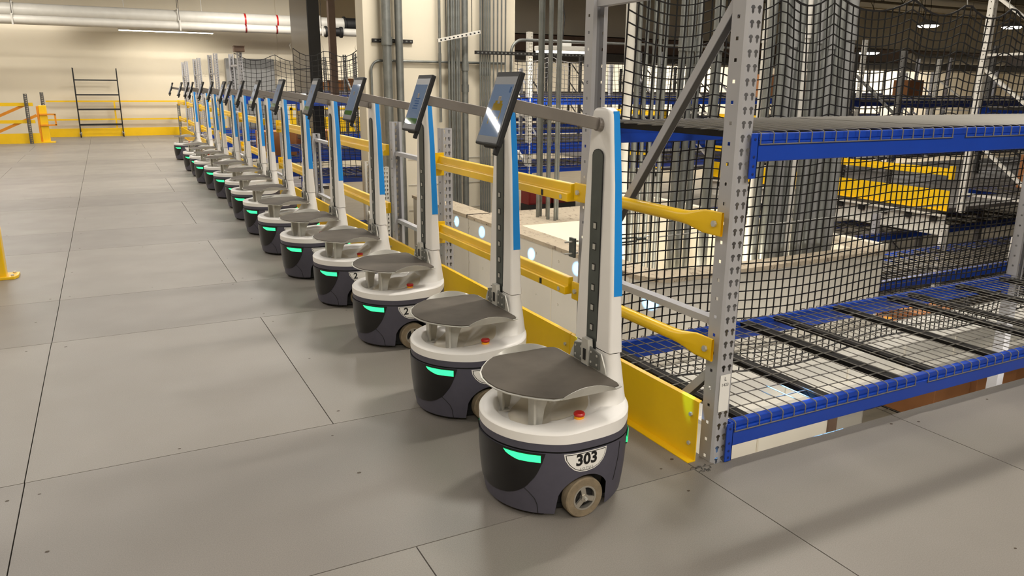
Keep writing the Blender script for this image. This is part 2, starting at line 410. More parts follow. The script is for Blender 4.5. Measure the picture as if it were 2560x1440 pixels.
    t.grid(lambda i, jx: (*secs[jx][i], zz[jx]), n, len(zz), 'white_plastic', closed=True)
    t.build('top_shell', root, smooth=True, weld=True)
    b = MB()                                                          # basin floor, beige and slightly mottled
    def BP(i, jx):
        phi = i*360/N; x, y, z = TP(i, [8, 9, 10][jx]); return (x*.985, y*.985, z+.0012)
    b.grid(BP, N, 3, 'basin_plastic', closed=True); b.build('basin_floor', root, smooth=True, weld=True)
    # mast
    k = MB(); zz = [.555, .66, .78, .98, 1.18, 1.3, 1.40, 1.425]
    secs = [rrect(mast_sec(z)[0], mast_sec(z)[1], mast_sec(z)[2], .013) for z in zz]
    dome = [[(x, y*f) for x, y in secs[-1]] for f in (.93, .75, .45, .0)]; zd = [1.433, 1.441, 1.4465, 1.448]
    S2 = secs+dome; Z2 = zz+zd; n = len(S2[0])
    k.grid(lambda i, jx: (*S2[jx][i], Z2[jx]), n, len(Z2), 'white_plastic', closed=True)
    k.build('mast', root, smooth=True, weld=True)
    for s in (1, -1):
        q = MB(); zz2 = [.772, .9, 1.05, 1.2, 1.35, 1.436]
        def SP(i, jx):
            hy, x0, x1 = mast_sec(min(zz2[i], 1.425)); hy = hy*(1 if zz2[i] < 1.42 else .985)
            return [(x0+.013, s*(hy-.002), zz2[i]), (x0+.0135, s*(hy+.0012), zz2[i]), (x1-.004, s*(hy+.0012), zz2[i]), (x1+.001, s*(hy-.007), zz2[i])][jx]
        q.grid(SP, len(zz2), 4, 'sky_blue'); q.build('side_stripe', root)
    # shelf rail let into the mast front, with its holes
    r = MB(); hw = .033; X = .1795
    poly = [(-hw, .50), (hw, .50), (hw, 1.275)]+[(hw*math.cos(a), 1.275+hw*.75*math.sin(a)) for a in [PI*k/8 for k in range(1, 8)]]+[(-hw, 1.275)]
    r.prism(poly, X, X+.004, 'rail_steel', axis='x'); r.build('shelf_rail', root)
    for zc in [.547+.0787*i for i in range(7)]:
        e = MB()
        e.box(X-.0035, X, -.006, .008, zc-.009, zc+.011, 'zinc'); e.box(X-.001, X, -.009, .011, zc-.013, zc+.015, 'black'); e.build('rail_hook', root)
    d = MB(); o_ = [(y*1.09, (z-.9)*1.006+.9) for y, z in poly]; d.prism(o_, X+.0008, X+.003, 'black', axis='x'); d.build('rail_edge', root)
    # tray with rubber mat and upturned side flaps
    half = [(-.268, 0), (-.262, .06), (-.243, .115), (-.21, .165), (-.17, .21), (-.128, .243), (-.09, .25), (.02, .247), (.13, .25), (.158, .24), (.166, .215), (.166, 0)]
    poly = [(x, -y) for x, y in half]+[(x, y) for x, y in half[-2:0:-1]]
    tr = MB(); tr.prism(poly, .470, .4745, 'zinc'); tray = tr.build('tray', root, bevel=.001)
    mt_ = MB(); mt_.prism([(x*.975 if x < .1 else x-.008, y*.972) for x, y in poly], .4748, .4785, 'rubber_mat'); mt_.build('tray_mat', tray, bevel=.0008)
    for s in (1, -1):
        fl = MB(); nn = 17
        def FP(i, jx):
            t_ = i/(nn-1); x = -.105+.235*t_; h = .004+.030*math.sin(PI*min(1, t_*1.02))**.75
            y = s*(.2505+(.004 if jx in (1, 2) else 0)*1); return [(x, s*.249, .4705), (x, s*(.256), .4705+h), (x, s*(.2535), .4705+h), (x, s*.2465, .4735)][jx]
        fl.grid(FP, nn, 4, 'zinc'); fl.build('tray_flap', tray, smooth=True)
    for s in (1, -1):
        l = MB(); y = s*.125
        l.prism([(-.15, .303), (-.112, .303), (-.098, .39), (-.082, .43), (-.05, .47), (-.075, .47), (-.1, .445), (-.105, .47), (-.135, .47)], y-.004, y+.004, 'zinc', axis='y')
        l.box(-.152, -.142, y-.022, y+.022, .303, .47, 'zinc'); l.box(-.165, -.12, y-.03, y+.03, .3, .307, 'zinc')
        l.build('tray_leg', root, bevel=.001)
    br = MB()
    for s in (1, -1):
        br.prism([(s*.03, .476), (s*.128, .476), (s*.118, .50), (s*.09, .548), (s*.03, .552)], .164, .170, 'zinc', axis='x')
        br.prism([(s*.02, .484), (s*.088, .484), (s*.088, .545), (s*.02, .56)], .157, .164, 'galvanised', axis='x')
        for yy, z_ in ((.035, .50), (.035, .54), (.075, .50), (.075, .535)):
            br.box(.154, .158, s*yy-.004, s*yy+.004, z_-.004, z_+.004, 'zinc')
    br.prism([(-.02, .47), (.02, .47), (.026, .545), (.02, .585), (-.02, .585), (-.026, .545)], .15, .172, 'zinc', axis='x')
    br.box(.146, .151, -.009, .007, .50, .545, 'black'); br.tube([(.158, -.02, .472), (.158, .02, .472)], .013, 'black', n=12)
    br.build('shelf_bracket', root, bevel=.0012)
    # emergency stop
    es = MB(); ec = (.015, -.185)
    es.tube([(ec[0], ec[1], .335), (ec[0], ec[1], .366)], [.020, .018], 'amber', n=20); eb = es.build('stop_base', root, smooth=True)
    es = MB(); es.tube([(ec[0], ec[1], z) for z in (.366, .369, .375, .3795, .3805)], [.012, .0205, .0215, .018, .004], 'red', n=24)
    es.build('stop_button', eb, smooth=True)
    # wheels
    for s in (-1, 1):
        w_ = MB(); yo = s*.262; yi = s*.222; R = .0775
        prof = [(R-.03, yo), (R-.004, yo), (R, yo-s*.004), (R, yi+s*.004), (R-.004, yi), (R-.03, yi)]
        w_.grid(lambda i, jx: (prof[jx][0]*math.cos(2*PI*i/48), prof[jx][1], R+prof[jx][0]*math.sin(2*PI*i/48)), 48, len(prof), 'tread', closed=True)
        wo = w_.build('wheel', root, smooth=True)
        h = MB(); prof = [(.0478, yo-s*.006), (.0478, yo+s*.001), (.041, yo+s*.001), (.041, yo-s*.012), (.0478, yo-s*.03)]
        h.grid(lambda i, jx: (prof[jx][0]*math.cos(2*PI*i/36), prof[jx][1], R+prof[jx][0]*math.sin(2*PI*i/36)), 36, len(prof), 'alloy', closed=True)
        for a in (90, 210, 330):
            a = math.radians(a+12); h.bar((0, yo-s*.004, R), (.044*math.cos(a), yo-s*.004, R+.044*math.sin(a)), .008, .019, 'alloy', up=(-math.sin(a), 0, math.cos(a)))
        h.tube([(0, yo-s*.02, R), (0, yo+s*.003, R)], .0145, 'alloy', n=16); h.tube([(0, yo, R), (0, yo+s*.012, R)], .006, 'zinc', n=6)
        h.tube([(0, yi, R), (0, yi-s*.05, R)], .02, 'black', n=8)
        h.box(-.04, .04, min(yo-s*.012, yo-s*.014), max(yo-s*.012, yo-s*.014), R-.03, R+.03, 'black')
        h.build('hub', wo, smooth=True)
    # side badge: shield outline
    shield = [(-.091, .268), (.083, .268), (.081, .245), (.07, .222), (.052, .203), (.03, .193), (.0, .189), (-.03, .192), (-.052, .202), (-.072, .221), (-.087, .245)]
    def on_side(x, z, off, s=1):            # point on the side of the shell at a given x
        ph = 90.0
        for _ in range(12):
            q = body(ph, z, off); ph += (x-q[0])*220
        q = body(ph, z, off); return (q[0], s*q[1], q[2])
    def badge_layer(mb, k, off, mt, s):
        cx, cz = -.003, .232; pts = [(cx+(x-cx)*k[0], cz+(z-cz)*k[1]) for x, z in shield]
        c0 = on_side(cx, cz, off, s); vv = []; M = 8; rings = 5; ring0 = []
        per = []
        for a, b_ in zip(pts, pts[1:]+pts[:1]):
            for q in range(M): per.append((a[0]+(b_[0]-a[0])*q/M, a[1]+(b_[1]-a[1])*q/M))
        NN = len(per)
        for rr in range(1, rings+1):
            for x, z in per: vv.append(on_side(cx+(x-cx)*rr/rings, cz+(z-cz)*rr/rings, off, s))
        fs = [(r_*NN+i, r_*NN+(i+1) % NN, (r_+1)*NN+(i+1) % NN, (r_+1)*NN+i) for r_ in range(rings-1) for i in range(NN)]
        vv.append(c0); fs += [(len(vv)-1, i, (i+1) % NN) for i in range(NN)]
        mb.add(vv, fs, mt)
    for s in (1, -1):
        bg = MB(); badge_layer(bg, (1, 1), .0012, 'paper', s); badge_layer(bg, (.945, .90), .0018, 'ink', s); badge_layer(bg, (.91, .835), .0024, 'paper', s)
        bg.build('badge', root)
    # arm and tablet
    a = MB(); a.bar((.188, 0, 1.388), (-.222, 0, 1.466), .018, .043, 'arm_metal'); a.tube([(.170, 0, 1.3905), (.192, 0, 1.386)], [.0245, .0245], 'arm_metal', n=16)
    arm = a.build('arm', root, bevel=.002)
    tp = Vector((-.181, 0, 1.565)); bt = Vector((-.269, 0, 1.328)); up = (tp-bt).normalized(); nrm = up.cross(Vector((0, 1, 0))).normalized()
    if nrm.x > 0: nrm = -nrm
    def T(y, v, d): return tuple(bt+up*v+nrm*d+Vector((0, y, 0)))
    H = (tp-bt).length; Wd = .084
    def slab(mb, y0, y1, v0, v1, d0, d1, mt):
        mb.add([T(y0, v0, d0), T(y1, v0, d0), T(y1, v1, d0), T(y0, v1, d0), T(y0, v0, d1), T(y1, v0, d1), T(y1, v1, d1), T(y0, v1, d1)],
               [(0, 3, 2, 1), (4, 5, 6, 7), (0, 1, 5, 4), (1, 2, 6, 5), (2, 3, 7, 6), (3, 0, 4, 7)], mt)
    tb = MB(); slab(tb, -Wd, Wd, 0, H, -.017, .003, 'black'); slab(tb, -.045, .055, -.004, .05, -.034, -.017, 'black'); slab(tb, -.03, .03, .09, .16, -.03, -.017, 'black')
    slab(tb, -.052, -.038, -.026, .03, -.03, -.012, 'black')
    tab = tb.build('tablet', root, bevel=.004)
    g_ = MB(); slab(g_, -Wd+.006, Wd-.006, .008, H-.018, .003, .0036, 'black_gloss'); g_.build('bezel', tab)
    sc_ = MB(); slab(sc_, -Wd+.016, Wd-.012, .03, H-.045, .0036, .0041, 'screen'); sc_.build('screen', tab)
    root['_T'] = 0
    return root, tab, T, H, on_side

ROBO, TAB, TT, TH, ON_SIDE = make_robot()
del ROBO['_T']
POS = [(1.389, 2.343), (1.443, 3.245), (1.481, 4.374), (1.473, 5.353), (1.425, 6.279), (1.422, 7.301), (1.451, 8.368), (1.468, 9.365), (1.526, 10.314),
       (1.505, 11.323), (1.491, 12.32), (1.445, 13.252), (1.474, 14.305), (1.449, 15.246), (1.476, 17.673)]
ROOTS = [ROBO]
for i in range(1, len(POS)): ROOTS.append(copy_tree(ROBO))
for i, (r, (x, y)) in enumerate(zip(ROOTS, POS)):
    r.location = (x, y, 0); r.rotation_euler = (0, 0, math.radians([0, 0, 1, -1, 1, 0, -2, 1, 2, 0, 1, -1, 0, 2, 1][i]))
    if i == 0: lab = 'nearest charcoal and white tray robot, badge 303 on its side, at the row end'
    elif i == 1: lab = 'second tray robot from the camera, just behind the one with badge 303'
    elif i == 14: lab = 'farthest tray robot, standing apart at the wall end of the row'
    else: lab = f'{ORD[i]} charcoal and white tray robot counted from the camera end of the row'
    tag(r, lab, 'robot', 'tray robots parked in a row')

def lettering(txt, cx, cz, size, parent, name='lettering', mt='ink', bold=.0, off=.0031, sx=1.0):
    cu = bpy.data.curves.new(name, 'FONT'); cu.body = txt; cu.size = size; cu.align_x = 'CENTER'; cu.align_y = 'CENTER'; cu.offset = bold
    cu.resolution_u = 3
    o = bpy.data.objects.new(name, cu); COL.objects.link(o)
    dg = bpy.context.evaluated_depsgraph_get(); me = bpy.data.meshes.new_from_object(o.evaluated_get(dg))
    bpy.data.objects.remove(o); 
    return me
def badge_text(root, parts):
    for txt, cx, cz, size, bold, tilt in parts:
        me = lettering(txt, cx, cz, size, root, bold=bold)
        for v in me.vertices:
            v.co = ON_SIDE(cx+v.co.x, cz+v.co.y, .0031)
        me.materials.clear(); me.materials.append(MATS['ink']); me.name = 'badge_lettering'
        bd = [c for c in root.children if c.name.startswith('badge') and c.type == 'MESH'][0]
        o = bpy.data.objects.new('badge_lettering', me); COL.objects.link(o); o.parent = bd
badge_text(ROOTS[0], [('303', -.003, .2375, .060, .0022, 0), ('L O C U S', -.003, .2035, .0125, 0, 0)])
badge_text(ROOTS[2], [('2', -.045, .2375, .058, .0014, 0)]); badge_text(ROOTS[3], [('2', -.045, .2375, .058, .0014, 0)])
def screen_part(root, boxes, name):
    tab = [c for c in root.children if c.name.startswith('tablet')][0]; m = MB()
    for y0, y1, v0, v1, mt in boxes:
        m.add([TT(y0, v0, .0044), TT(y1, v0, .0044), TT(y1, v1, .0044), TT(y0, v1, .0044)], [(0, 1, 2, 3)], mt)
    m.build(name, tab)
screen_part(ROOTS[0], [(-.034, .034, .118, .142, 'screen_yellow'), (-.026, -.008, .138, .152, 'screen_yellow'), (.008, .026, .138, .152, 'screen_yellow'), (-.038, -.032, .07, .118, 'screen_yellow'),
                       (.032, .038, .07, .118, 'screen_yellow'), (-.022, -.01, .086, .096, 'screen_yellow'), (.008, .02, .086, .096, 'screen_yellow'), (-.062, -.05, .18, .2, 'screen_text')], 'screen_icon')
for i in range(1, 15):
    bx = [(-.068, .068, .031, .056, 'screen_green')]+[(-.03+.004*(k % 2), .03-.006*(k % 3), .098+.011*k, .103+.011*k, 'screen_text') for k in range(5)]
    if i in (1, 2, 3, 4, 5, 6, 9): screen_part(ROOTS[i], bx if i == 1 else bx[:1], 'screen_icon')

# ------------------------------------------------------------------ perforated rack uprights, beams and decks
KEY = lambda s: (lambda a: s*(.0105 if math.sin(a) > -.3 else min(.0056/max(abs(math.cos(a)), .001), .0205)))
def upright(mb, x, y, z0, z1, mt, holes=True, inner='rack_dark', w_=.082, d=.078, back=False):
    """C section upright: front face at y looking to -Y with keyholes, side faces with square punches."""
    s = -1 if back else 1
    if not holes:
        mb.box(x, x+w_, min(y, y+s*d), max(y, y+s*d), z0, z1, mt); return
    p = .0508; n = max(1, int(round((z1-z0)/p))); p = (z1-z0)/n
    for i in range(n):
        a, b = z0+i*p, z0+(i+1)*p
        for c0, c1 in ((x+.010, x+w_/2), (x+w_/2, x+w_-.010)):
            mb.hole_cell((c0, a), (c1, b), ((c0+c1)/2, (a+b)/2+.006), KEY(1), lambda u, v: (u, y, v), mt, n=16)
    for xx, q in ((x, -1), (x+w_, 1)):
        i = 0; z = z0
        while z < z1-.001:
            b = min(z+.0762, z1)
            if b-z > .05:
                mb.hole_cell((y+s*.010, z), (y+s*d, b), (y+s*d*.55, (z+b)/2), lambda a_: min(.0065/max(abs(math.cos(a_)), .01), .0065/max(abs(math.sin(a_)), .01)), lambda u, v, xx=xx: (xx, u, v), mt, n=8)
            else: mb.add([(xx, y+s*.01, z), (xx, y+s*d, z), (xx, y+s*d, b), (xx, y+s*.01, b)], [(0, 1, 2, 3)], mt)
            z = b
        mb.add([(xx, y+s*.01, z0), (x+.01 if q < 0 else x+w_-.01, y, z0), (x+.01 if q < 0 else x+w_-.01, y, z1), (xx, y+s*.01, z1)], [(0, 1, 2, 3)], mt)
        xi = xx-q*.022
        mb.add([(xx, y+s*d, z0), (xi, y+s*d, z0), (xi, y+s*d, z1), (xx, y+s*d, z1)], [(0, 1, 2, 3)], mt)
    for xx, q in ((x+.0025, 1), (x+w_-.0025, -1)):                       # inner skin so the punchings read as sheet steel
        pass

def upright_frame(x, y0, y1, z1, mt, label, struts, diags, holes=True, z0=-.02, grp=None, low=-3.0, name='upright_frame'):
    t = thing(name, label, 'rack frame', (x+.04, (y0+y1)/2, low), 0, grp); inv = Vector((-(x+.04), -(y0+y1)/2, -low))
    def put(mb, nm):
        mb.v = [tuple(Vector(v)+inv) for v in mb.v]; return mb.build(nm, t)
    for yy, bk in ((y0, False), (y1, True)):
        m = MB(); upright(m, x, yy, z0, z1, mt, holes, back=bk)
        if low < z0: m.box(x+.002, x+.08, min(yy, yy+(-.076 if bk else .076)), max(yy, yy+(-.076 if bk else .076)), low, z0, mt)
        put(m, 'upright')
    for z in struts:
        m = MB(); m.bar((x+.041, y0+.07, z), (x+.041, y1-.07, z), .045, .030, mt); put(m, 'strut')
    for (ya, za), (yb, zb) in diags:
        m = MB(); m.bar((x+.041, ya, za), (x+.041, yb, zb), .040, .034, mt)
        q = Vector((0, zb-za, ya-yb)).normalized(); q = q if q.y < 0 else -q; q = q*.0172
        m.bar(Vector((x+.041, ya, za))+q, Vector((x+.041, yb, zb))+q, .032, .002, 'rack_dark', up=(1, 0, 0) if False else (0, 0, 1)); put(m, 'brace')  # dark strip paints the shaded inside of an open C channel
    return t

def beam_x(x0, x1, y, ztop, label, mt='beam_blue', h=.105, face=-1, grp=None, bracket=True, name='rack_beam', th=.045):
    """box beam along X with its step and the end connectors."""
    t = thing(name, label, 'rack beam', (x0, y, ztop-h), 0, grp)
    L = x1-x0; m = MB()
    yf = 0 if face < 0 else 0
    m.box(0, L, 0 if face < 0 else -th, th if face < 0 else 0, 0, h-.028, mt)
    m.box(0, L, .012 if face < 0 else -th, th if face < 0 else -.012, h-.028, h, mt)
    m.build('beam', t, bevel=.004)
    if bracket:
        for xx in (-.034, L-.002):
            c = MB(); f = -.006 if face < 0 else 0
            c.box(xx, xx+.036, f, f+.006, -.062, h+.002, mt); c.box(xx+.030 if xx < 0 else xx, xx+.036 if xx < 0 else xx+.006, f, f+.04 if face < 0 else f-.04, -.062, h+.002, mt)
            for zz in (-.045, -.015, .02, .085):
                c.tube([(xx+.017, f-.002, zz), (xx+.017, f+.001, zz)], .006, 'beam_navy' if mt != 'yellow' else 'amber', n=8)
            c.build('connector', t, bevel=.003)
    return t

def wire_deck(x0, x1, y0, y1, z, label, fine=True, mt='wire', grp=None, sp=.0675, cross=.10):
    t = thing('wire_deck', label, 'wire deck', (x0, y0, z), 0, grp); W = x1-x0; D = y1-y0; m = MB(); r = .0026
    if fine:
        n = int(round(W/sp)); 
        for i in range(n+1):
            x = .004+(W-.008)*i/n
            m.tube([(x, -.014, -.045), (x, -.014, -.006), (x, -.006, .001), (x, .01, .003), (x, D-.01, .003), (x, D+.008, -.002), (x, D+.012, -.04)], r, mt, n=5, cap=False)
        k = int(D/cross)
        for j in range(1, k): m.tube([(0, D*j/k, -.003), (W, D*j/k, -.003)], r, mt, n=5, cap=False)
        m.tube([(0, -.014, -.045), (W, -.014, -.045)], r, mt, n=5, cap=False); m.tube([(0, D+.014, -.04), (W, D+.014, -.04)], r, mt, n=5, cap=False)
    else:
        n = int(W/.10)
        for i in range(n+1): x = W*i/n; m.box(x-.004, x+.004, 0, D, 0, .006, mt)
        k = int(D/.16)
        for j in range(k+1): y = D*j/k; m.box(0, W, y-.004, y+.004, -.006, 0, mt)
    m.build('wire_mesh', t)
    for xc in (.09, W/2, W-.09):
        c = MB(); c.prism([(xc-.034, -.0065), (xc-.022, -.034), (xc+.022, -.034), (xc+.034, -.0065)], .02, D-.02, 'channel_dark', axis='y')
        c.build('support_channel', t)
    return t

# the near shelving bay beside the row of robots
upright_frame(2.088, 2.19, 3.275, 3.4, 'rack_grey', 'tall light grey perforated rack frame at the right of the robot with badge 303', [.594, 1.9], [((2.28, 1.83), (3.15, .70)), ((2.25, .40), (3.15, -.55))], grp=None)
upright_frame(5.93, 2.19, 3.275, 3.4, 'rack_grey', 'tall grey rack frame at the right edge behind the lower wire shelf', [.594, 1.9], [((2.28, 1.83), (3.15, .70)), ((2.25, -.5), (3.15, -1.5))])
beam_x(2.172, 5.93, 2.172, .172, 'lower front blue shelf beam running right from the near grey post')
beam_x(2.172, 5.93, 3.275, .172, 'lower rear blue shelf beam under the netting', face=1)
beam_x(2.172, 5.93, 2.172, 1.352, 'upper front blue shelf beam high on the near grey post')
beam_x(2.172, 5.93, 3.275, 1.352, 'upper rear blue shelf beam behind the diagonal brace', face=1)
for k in range(3):
    x0 = 2.18+1.25*k; nm = ['left', 'middle', 'right'][k]
    wire_deck(x0, x0+1.16 if k == 0 else x0+1.22, 2.182, 3.262, .178, f'{nm} wire mesh deck panel on the lower blue shelf')
    wire_deck(x0, x0+1.16 if k == 0 else x0+1.22, 2.182, 3.262, 1.358, f'{nm} wire mesh deck panel on the upper blue shelf')
def post_label():
    t = thing('location_label', 'white location label with L and 1423 low on the near grey post', 'label', (2.124, 2.187, .31)); m = MB()
    m.box(-.026, .026, -.0012, .0, -.08, .08, 'paper'); m.build('sticker', t)
    for txt, z, s, nm in (('L', .062, .024, 'letter'), ('1423', .036, .019, 'number')):
        me = lettering(txt, 0, 0, s, None)
        for v in me.vertices: v.co = Vector((v.co.x, -.0018, z+v.co.y))
        me.materials.clear(); me.materials.append(MATS['ink']); o = bpy.data.objects.new(nm, me); COL.objects.link(o); o.parent = t
post_label()

# the short frames along the deck edge
def edge_frame(y0, y1, z1, label, holes=True, mt='rack_grey', struts=(.30, .92), diag=False):
    upright_frame(2.07, y0, y1, z1, mt, label, list(struts), [((y0+.06, .35), (y1-.06, .88))] if diag else [], holes=holes, low=-3.0)
edge_frame(5.05, 6.19, 1.235, 'short grey perforated frame behind the second and third robots', struts=(.98, .42))
edge_frame(8.0, 8.97, .99, 'short grey frame behind the fifth robot')
edge_frame(10.75, 11.8, 1.20, 'light grey perforated frame behind the sixth robot', struts=(.3,))
edge_frame(14.0, 15.05, 2.055, 'tall perforated frame with a brown box on its top', mt='rack_grey', struts=(.3, 1.05, 1.85))
edge_frame(17.1, 18.15, 2.14, 'tall perforated frame third from the far wall', mt='rack_grey', struts=(.3, 1.75))
edge_frame(20.2, 21.25, 2.14, 'tall perforated frame second from the far wall', mt='rack_grey', struts=(.3, 1.75))
edge_frame(23.3, 24.4, 2.14, 'tall perforated frame nearest the far wall', mt='rack_grey', struts=(.3, 1.75))
def lone(x, y, z1, label, mt='galvanised'):
    t = thing('perforated_post', label, 'post', (x, y, 0)); m = MB(); upright(m, 0, 0, 0, z1, mt, True); m.build('upright', t); return t
lone(2.0, 26.3, .95, 'thin perforated post before the far yellow railing behind the last robot')
tb = thing('post_box', 'small brown box mounted on top of a tall perforated frame', 'box', (2.11, 14.03, 2.06)); m = MB()
m.box(-.085, .085, -.08, .08, 0, .09, 'brown_steel'); m.build('box_shell', tb, bevel=.01); m = MB(); m.box(-.092, .092, -.087, .087, .09, .10, 'brown_steel'); m.build('lid', tb)

# yellow guard rails and toe boards
def toe_board(y0, y1, label):
    t = thing('toe_board', label, 'toe board', (2.04, y0, 0)); L = y1-y0; m = MB()
    m.prism([(-.042, 0), (0, 0), (0, .262), (.012, .268), (.012, .272), (-.003, .266), (-.004, .004), (-.042, .004)], 0, L, 'yellow', axis='y'); m.build('board', t)
    for yy in (.04, L-.04):
        for zz in (.07, .2):
            b = MB(); b.tube([(-.012, yy, zz), (-.002, yy, zz)], .009, 'zinc', n=6); b.build('bolt', t)
YS = [(2.235, 3.24), (3.245, 5.06), (5.065, 6.17), (6.175, 7.99), (7.995, 8.96), (8.965, 10.74), (10.745, 11.79), (11.795, 13.99), (13.995, 17.09), (17.1, 20.19), (20.2, 23.29), (23.3, 26.2)]
for i, (a, b) in enumerate(YS):
    toe_board(a, b, 'yellow toe board behind the robot with badge 303, ending at the near grey post' if i == 0 else f'{ORD[i]} yellow toe board along the deck edge, counted from the near grey post')
def guard_round(y0, y1, z, label):
    t = thing('guard_rail', label, 'guard rail', (2.055, y0, z)); L = y1-y0; m = MB(); n = 14
    def sec(k, y, w_, h):
        return [(w_*math.cos(2*PI*i/n), y, h*math.sin(2*PI*i/n)) for i in range(n)]
    rows = [(0.0, .006, .052), (.10, .006, .052), (.19, .024, .030), (.24, .027, .027), (L-.24, .027, .027), (L-.19, .024, .030), (L-.10, .006, .052), (L, .006, .052)]
    def sup(i, jx):
        y, a, b = rows[jx]; c, s = math.cos(2*PI*i/n), math.sin(2*PI*i/n)
        if b > .045: c = math.copysign(abs(c)**.25, c); s = math.copysign(abs(s)**.25, s); 
        return (a*c, y, b*s*(.9 if b > .045 else 1))
    m.grid(sup, n, len(rows), 'yellow', closed=True); m.build('tube', t, smooth=True)
    for yy in (.035, L-.035):
        b = MB(); b.tube([(-.016, yy, 0), (-.004, yy, 0)], .013, 'zinc', n=6); b.build('bolt', t)
guard_round(2.20, 3.26, 1.01, 'upper round yellow rail between the near grey post and the post behind badge 303 robot')
guard_round(2.20, 3.26, .50, 'lower round yellow rail between the near grey post and the post behind badge 303 robot')
def guard_step(y0, y1, z, label):
    t = thing('guard_rail', label, 'guard rail', (2.05, y0, z)); L = y1-y0; m = MB()
    m.prism([(-.032, -.042), (.02, -.042), (.02, .048), (-.006, .048), (-.010, .044), (-.012, .004), (-.030, 0), (-.032, -.004)], 0, L, 'yellow', axis='y'); m.build('rail', t, bevel=.004)
    for yy in (L,):
        b = MB(); b.box(-.038, .03, yy-.004, yy+.004, -.09, .07, 'yellow'); b.build('connector', t, bevel=.002)
    b = MB(); b.tube([(-.035, .06, -.022), (-.032, .06, -.022)], .012, 'zinc', n=8); b.build('bolt', t)
    b = MB(); b.box(-.0335, -.0315, .24, .262, -.038, -.008, 'black'); b.build('slot', t)
for i, (a, b) in enumerate([(3.28, 5.04), (6.2, 7.99), (8.98, 10.73), (11.82, 13.98), (15.06, 17.08), (18.17, 20.18), (21.27, 23.28), (24.42, 26.2)]):
    w1 = ['between the posts behind the first and second robots', 'behind the third and fourth robots', 'behind the fifth and sixth robots', 'behind the seventh to ninth robots',
          'behind the tenth to twelfth robots', 'just before the twelfth to fourteenth robots', 'behind the last robot', 'nearest the far wall'][i]
    guard_step(a, b, 1.0, f'upper stepped yellow guard rail {w1}'); guard_step(a, b, .515, f'lower stepped yellow guard rail {w1}')

# ------------------------------------------------------------------ concrete enclosure below deck level, with its dusty top
def enclosure():
    t = thing('concrete_enclosure', 'low cream walled enclosure with a dusty top ledge below the rails, lit inside', 'enclosure', (4.9, 6.5, -3))
    X0, X1, Y0, YB, Y1 = 3.57, 6.22, 4.52, 7.05, 9.75
    def rr(x0, x1, y0, y1, R, n=5):
        o = []
        for k4, (sx, sy, a0) in enumerate(((1, 1, 0), (0, 1, 90), (0, 0, 180), (1, 0, 270))):
            r = R if k4 == 2 else .02; cx = x1-r if sx else x0+r; cy = y1-r if sy else y0+r
            for k in range(n+1):
                a = math.radians(a0+90*k/n); o.append((cx+r*math.cos(a), cy+r*math.sin(a)))
        return o
    out = rr(X0, X1, Y0, YB+.9, .26); inn = rr(X0+.22, X1-.20, Y0+.2, YB, .20); n = len(out)
    m = MB(); Z0, Z1 = -3, .1-3+3
    z0, z1 = 0, 3.1
    f = lambda p, z: (p[0]-4.9, p[1]-6.5, z)
    m.add([f(p, z0) for p in out]+[f(p, z1-.03) for p in out], [(i, (i+1) % n, n+(i+1) % n, n+i) for i in range(n)], 'panel_beige')
    m.add([f(p, z0) for p in inn]+[f(p, z1) for p in inn], [(i, (i+1) % n, n+(i+1) % n, n+i) for i in range(n)], 'block_white')
    m.build('enclosure_wall', t)
    l = MB(); big = [((p[0]-4.9)*1.0+(-.02 if p[0] < 4.9 else .02), (p[1]-6.5)+(-.02 if p[1] < 6 else .02)) for p in out]
    l.add([(x, y, z1) for x, y in big]+[f(p, z1) for p in inn], [(i, (i+1) % n, n+(i+1) % n, n+i) for i in range(n)], 'dusty_top')
    l.add([(x, y, z1) for x, y in big]+[(x, y, z1-.035) for x, y in big], [(i, (i+1) % n, n+(i+1) % n, n+i) for i in range(n)], 'dusty_top')
    l.box(X0-4.92, X0-4.62, YB+.88-6.5, Y1-6.5, z1-.035, z1, 'dusty_top')
    l.build('dusty_ledge', t)
    g = MB(); g.box(X0-4.9, X0-4.64, YB+.9-6.5, Y1-6.5, 0, z1-.036, 'panel_beige'); g.build('side_wall', t)
    p = MB()
    y = Y0+.3
    while y < Y1-.1:
        p.box(X0-4.9-.003, X0-4.9, y-6.5-.004, y-6.5+.004, 0, z1-.04, 'wall_paint')
        for zz in (2.96, 2.55, 2.2):
            for dy in (-.12, .3, .66):
                if zz != 2.2 or dy > .2:
                    p.tube([(X0-4.9-.006, y+dy-6.5, zz), (X0-4.9, y+dy-6.5, zz)], .014, 'panel_beige', n=8, cap=True)
        y += 1.22
    p.build('panel_joint', t)
    q = MB(); q.box(X1-4.9-.06, X1-4.9+.035, Y0-6.5, YB+.9-6.5, z1+.001, z1+.05, 'block_white'); q.build('kerb', t)
enclosure()
def white_step():
    t = thing('deck_girder', 'white painted channel girder seen through the lower wire shelf', 'girder', (6.4, 4.2, -.75)); m = MB()
    m.box(-2.8, 3.3, -.22, .28, .12, .15, 'rack_white'); m.box(-2.8, 3.3, -.22, -.19, -.08, .12, 'rack_white'); m.box(-2.8, 3.3, -.30, -.19, -.1, -.07, 'rack_white')
    m.build('girder_channel', t)
    m = MB()
    for k in range(9): m.box(-2.6+.7*k, -2.58+.7*k, -.23, -.2, -.07, .12, 'panel_beige')
    m.build('stiffener', t)
    t2 = thing('partition_panel', 'cream partition panel below the lower blue shelf beam', 'panel', (4.45, 4.15, -3)); m = MB()
    m.box(-.88, .80, 0, .06, 0, 2.12, 'block_white'); m.build('board', t2); m = MB(); m.box(-.02, .0, -.005, 0, 0, 2.1, 'wall_paint'); m.build('joint_strip', t2)
    m = MB(); m.box(.80, .90, -.02, .08, 0, 2.0, 'brown_steel'); m.build('edge_post', t2)
white_step()
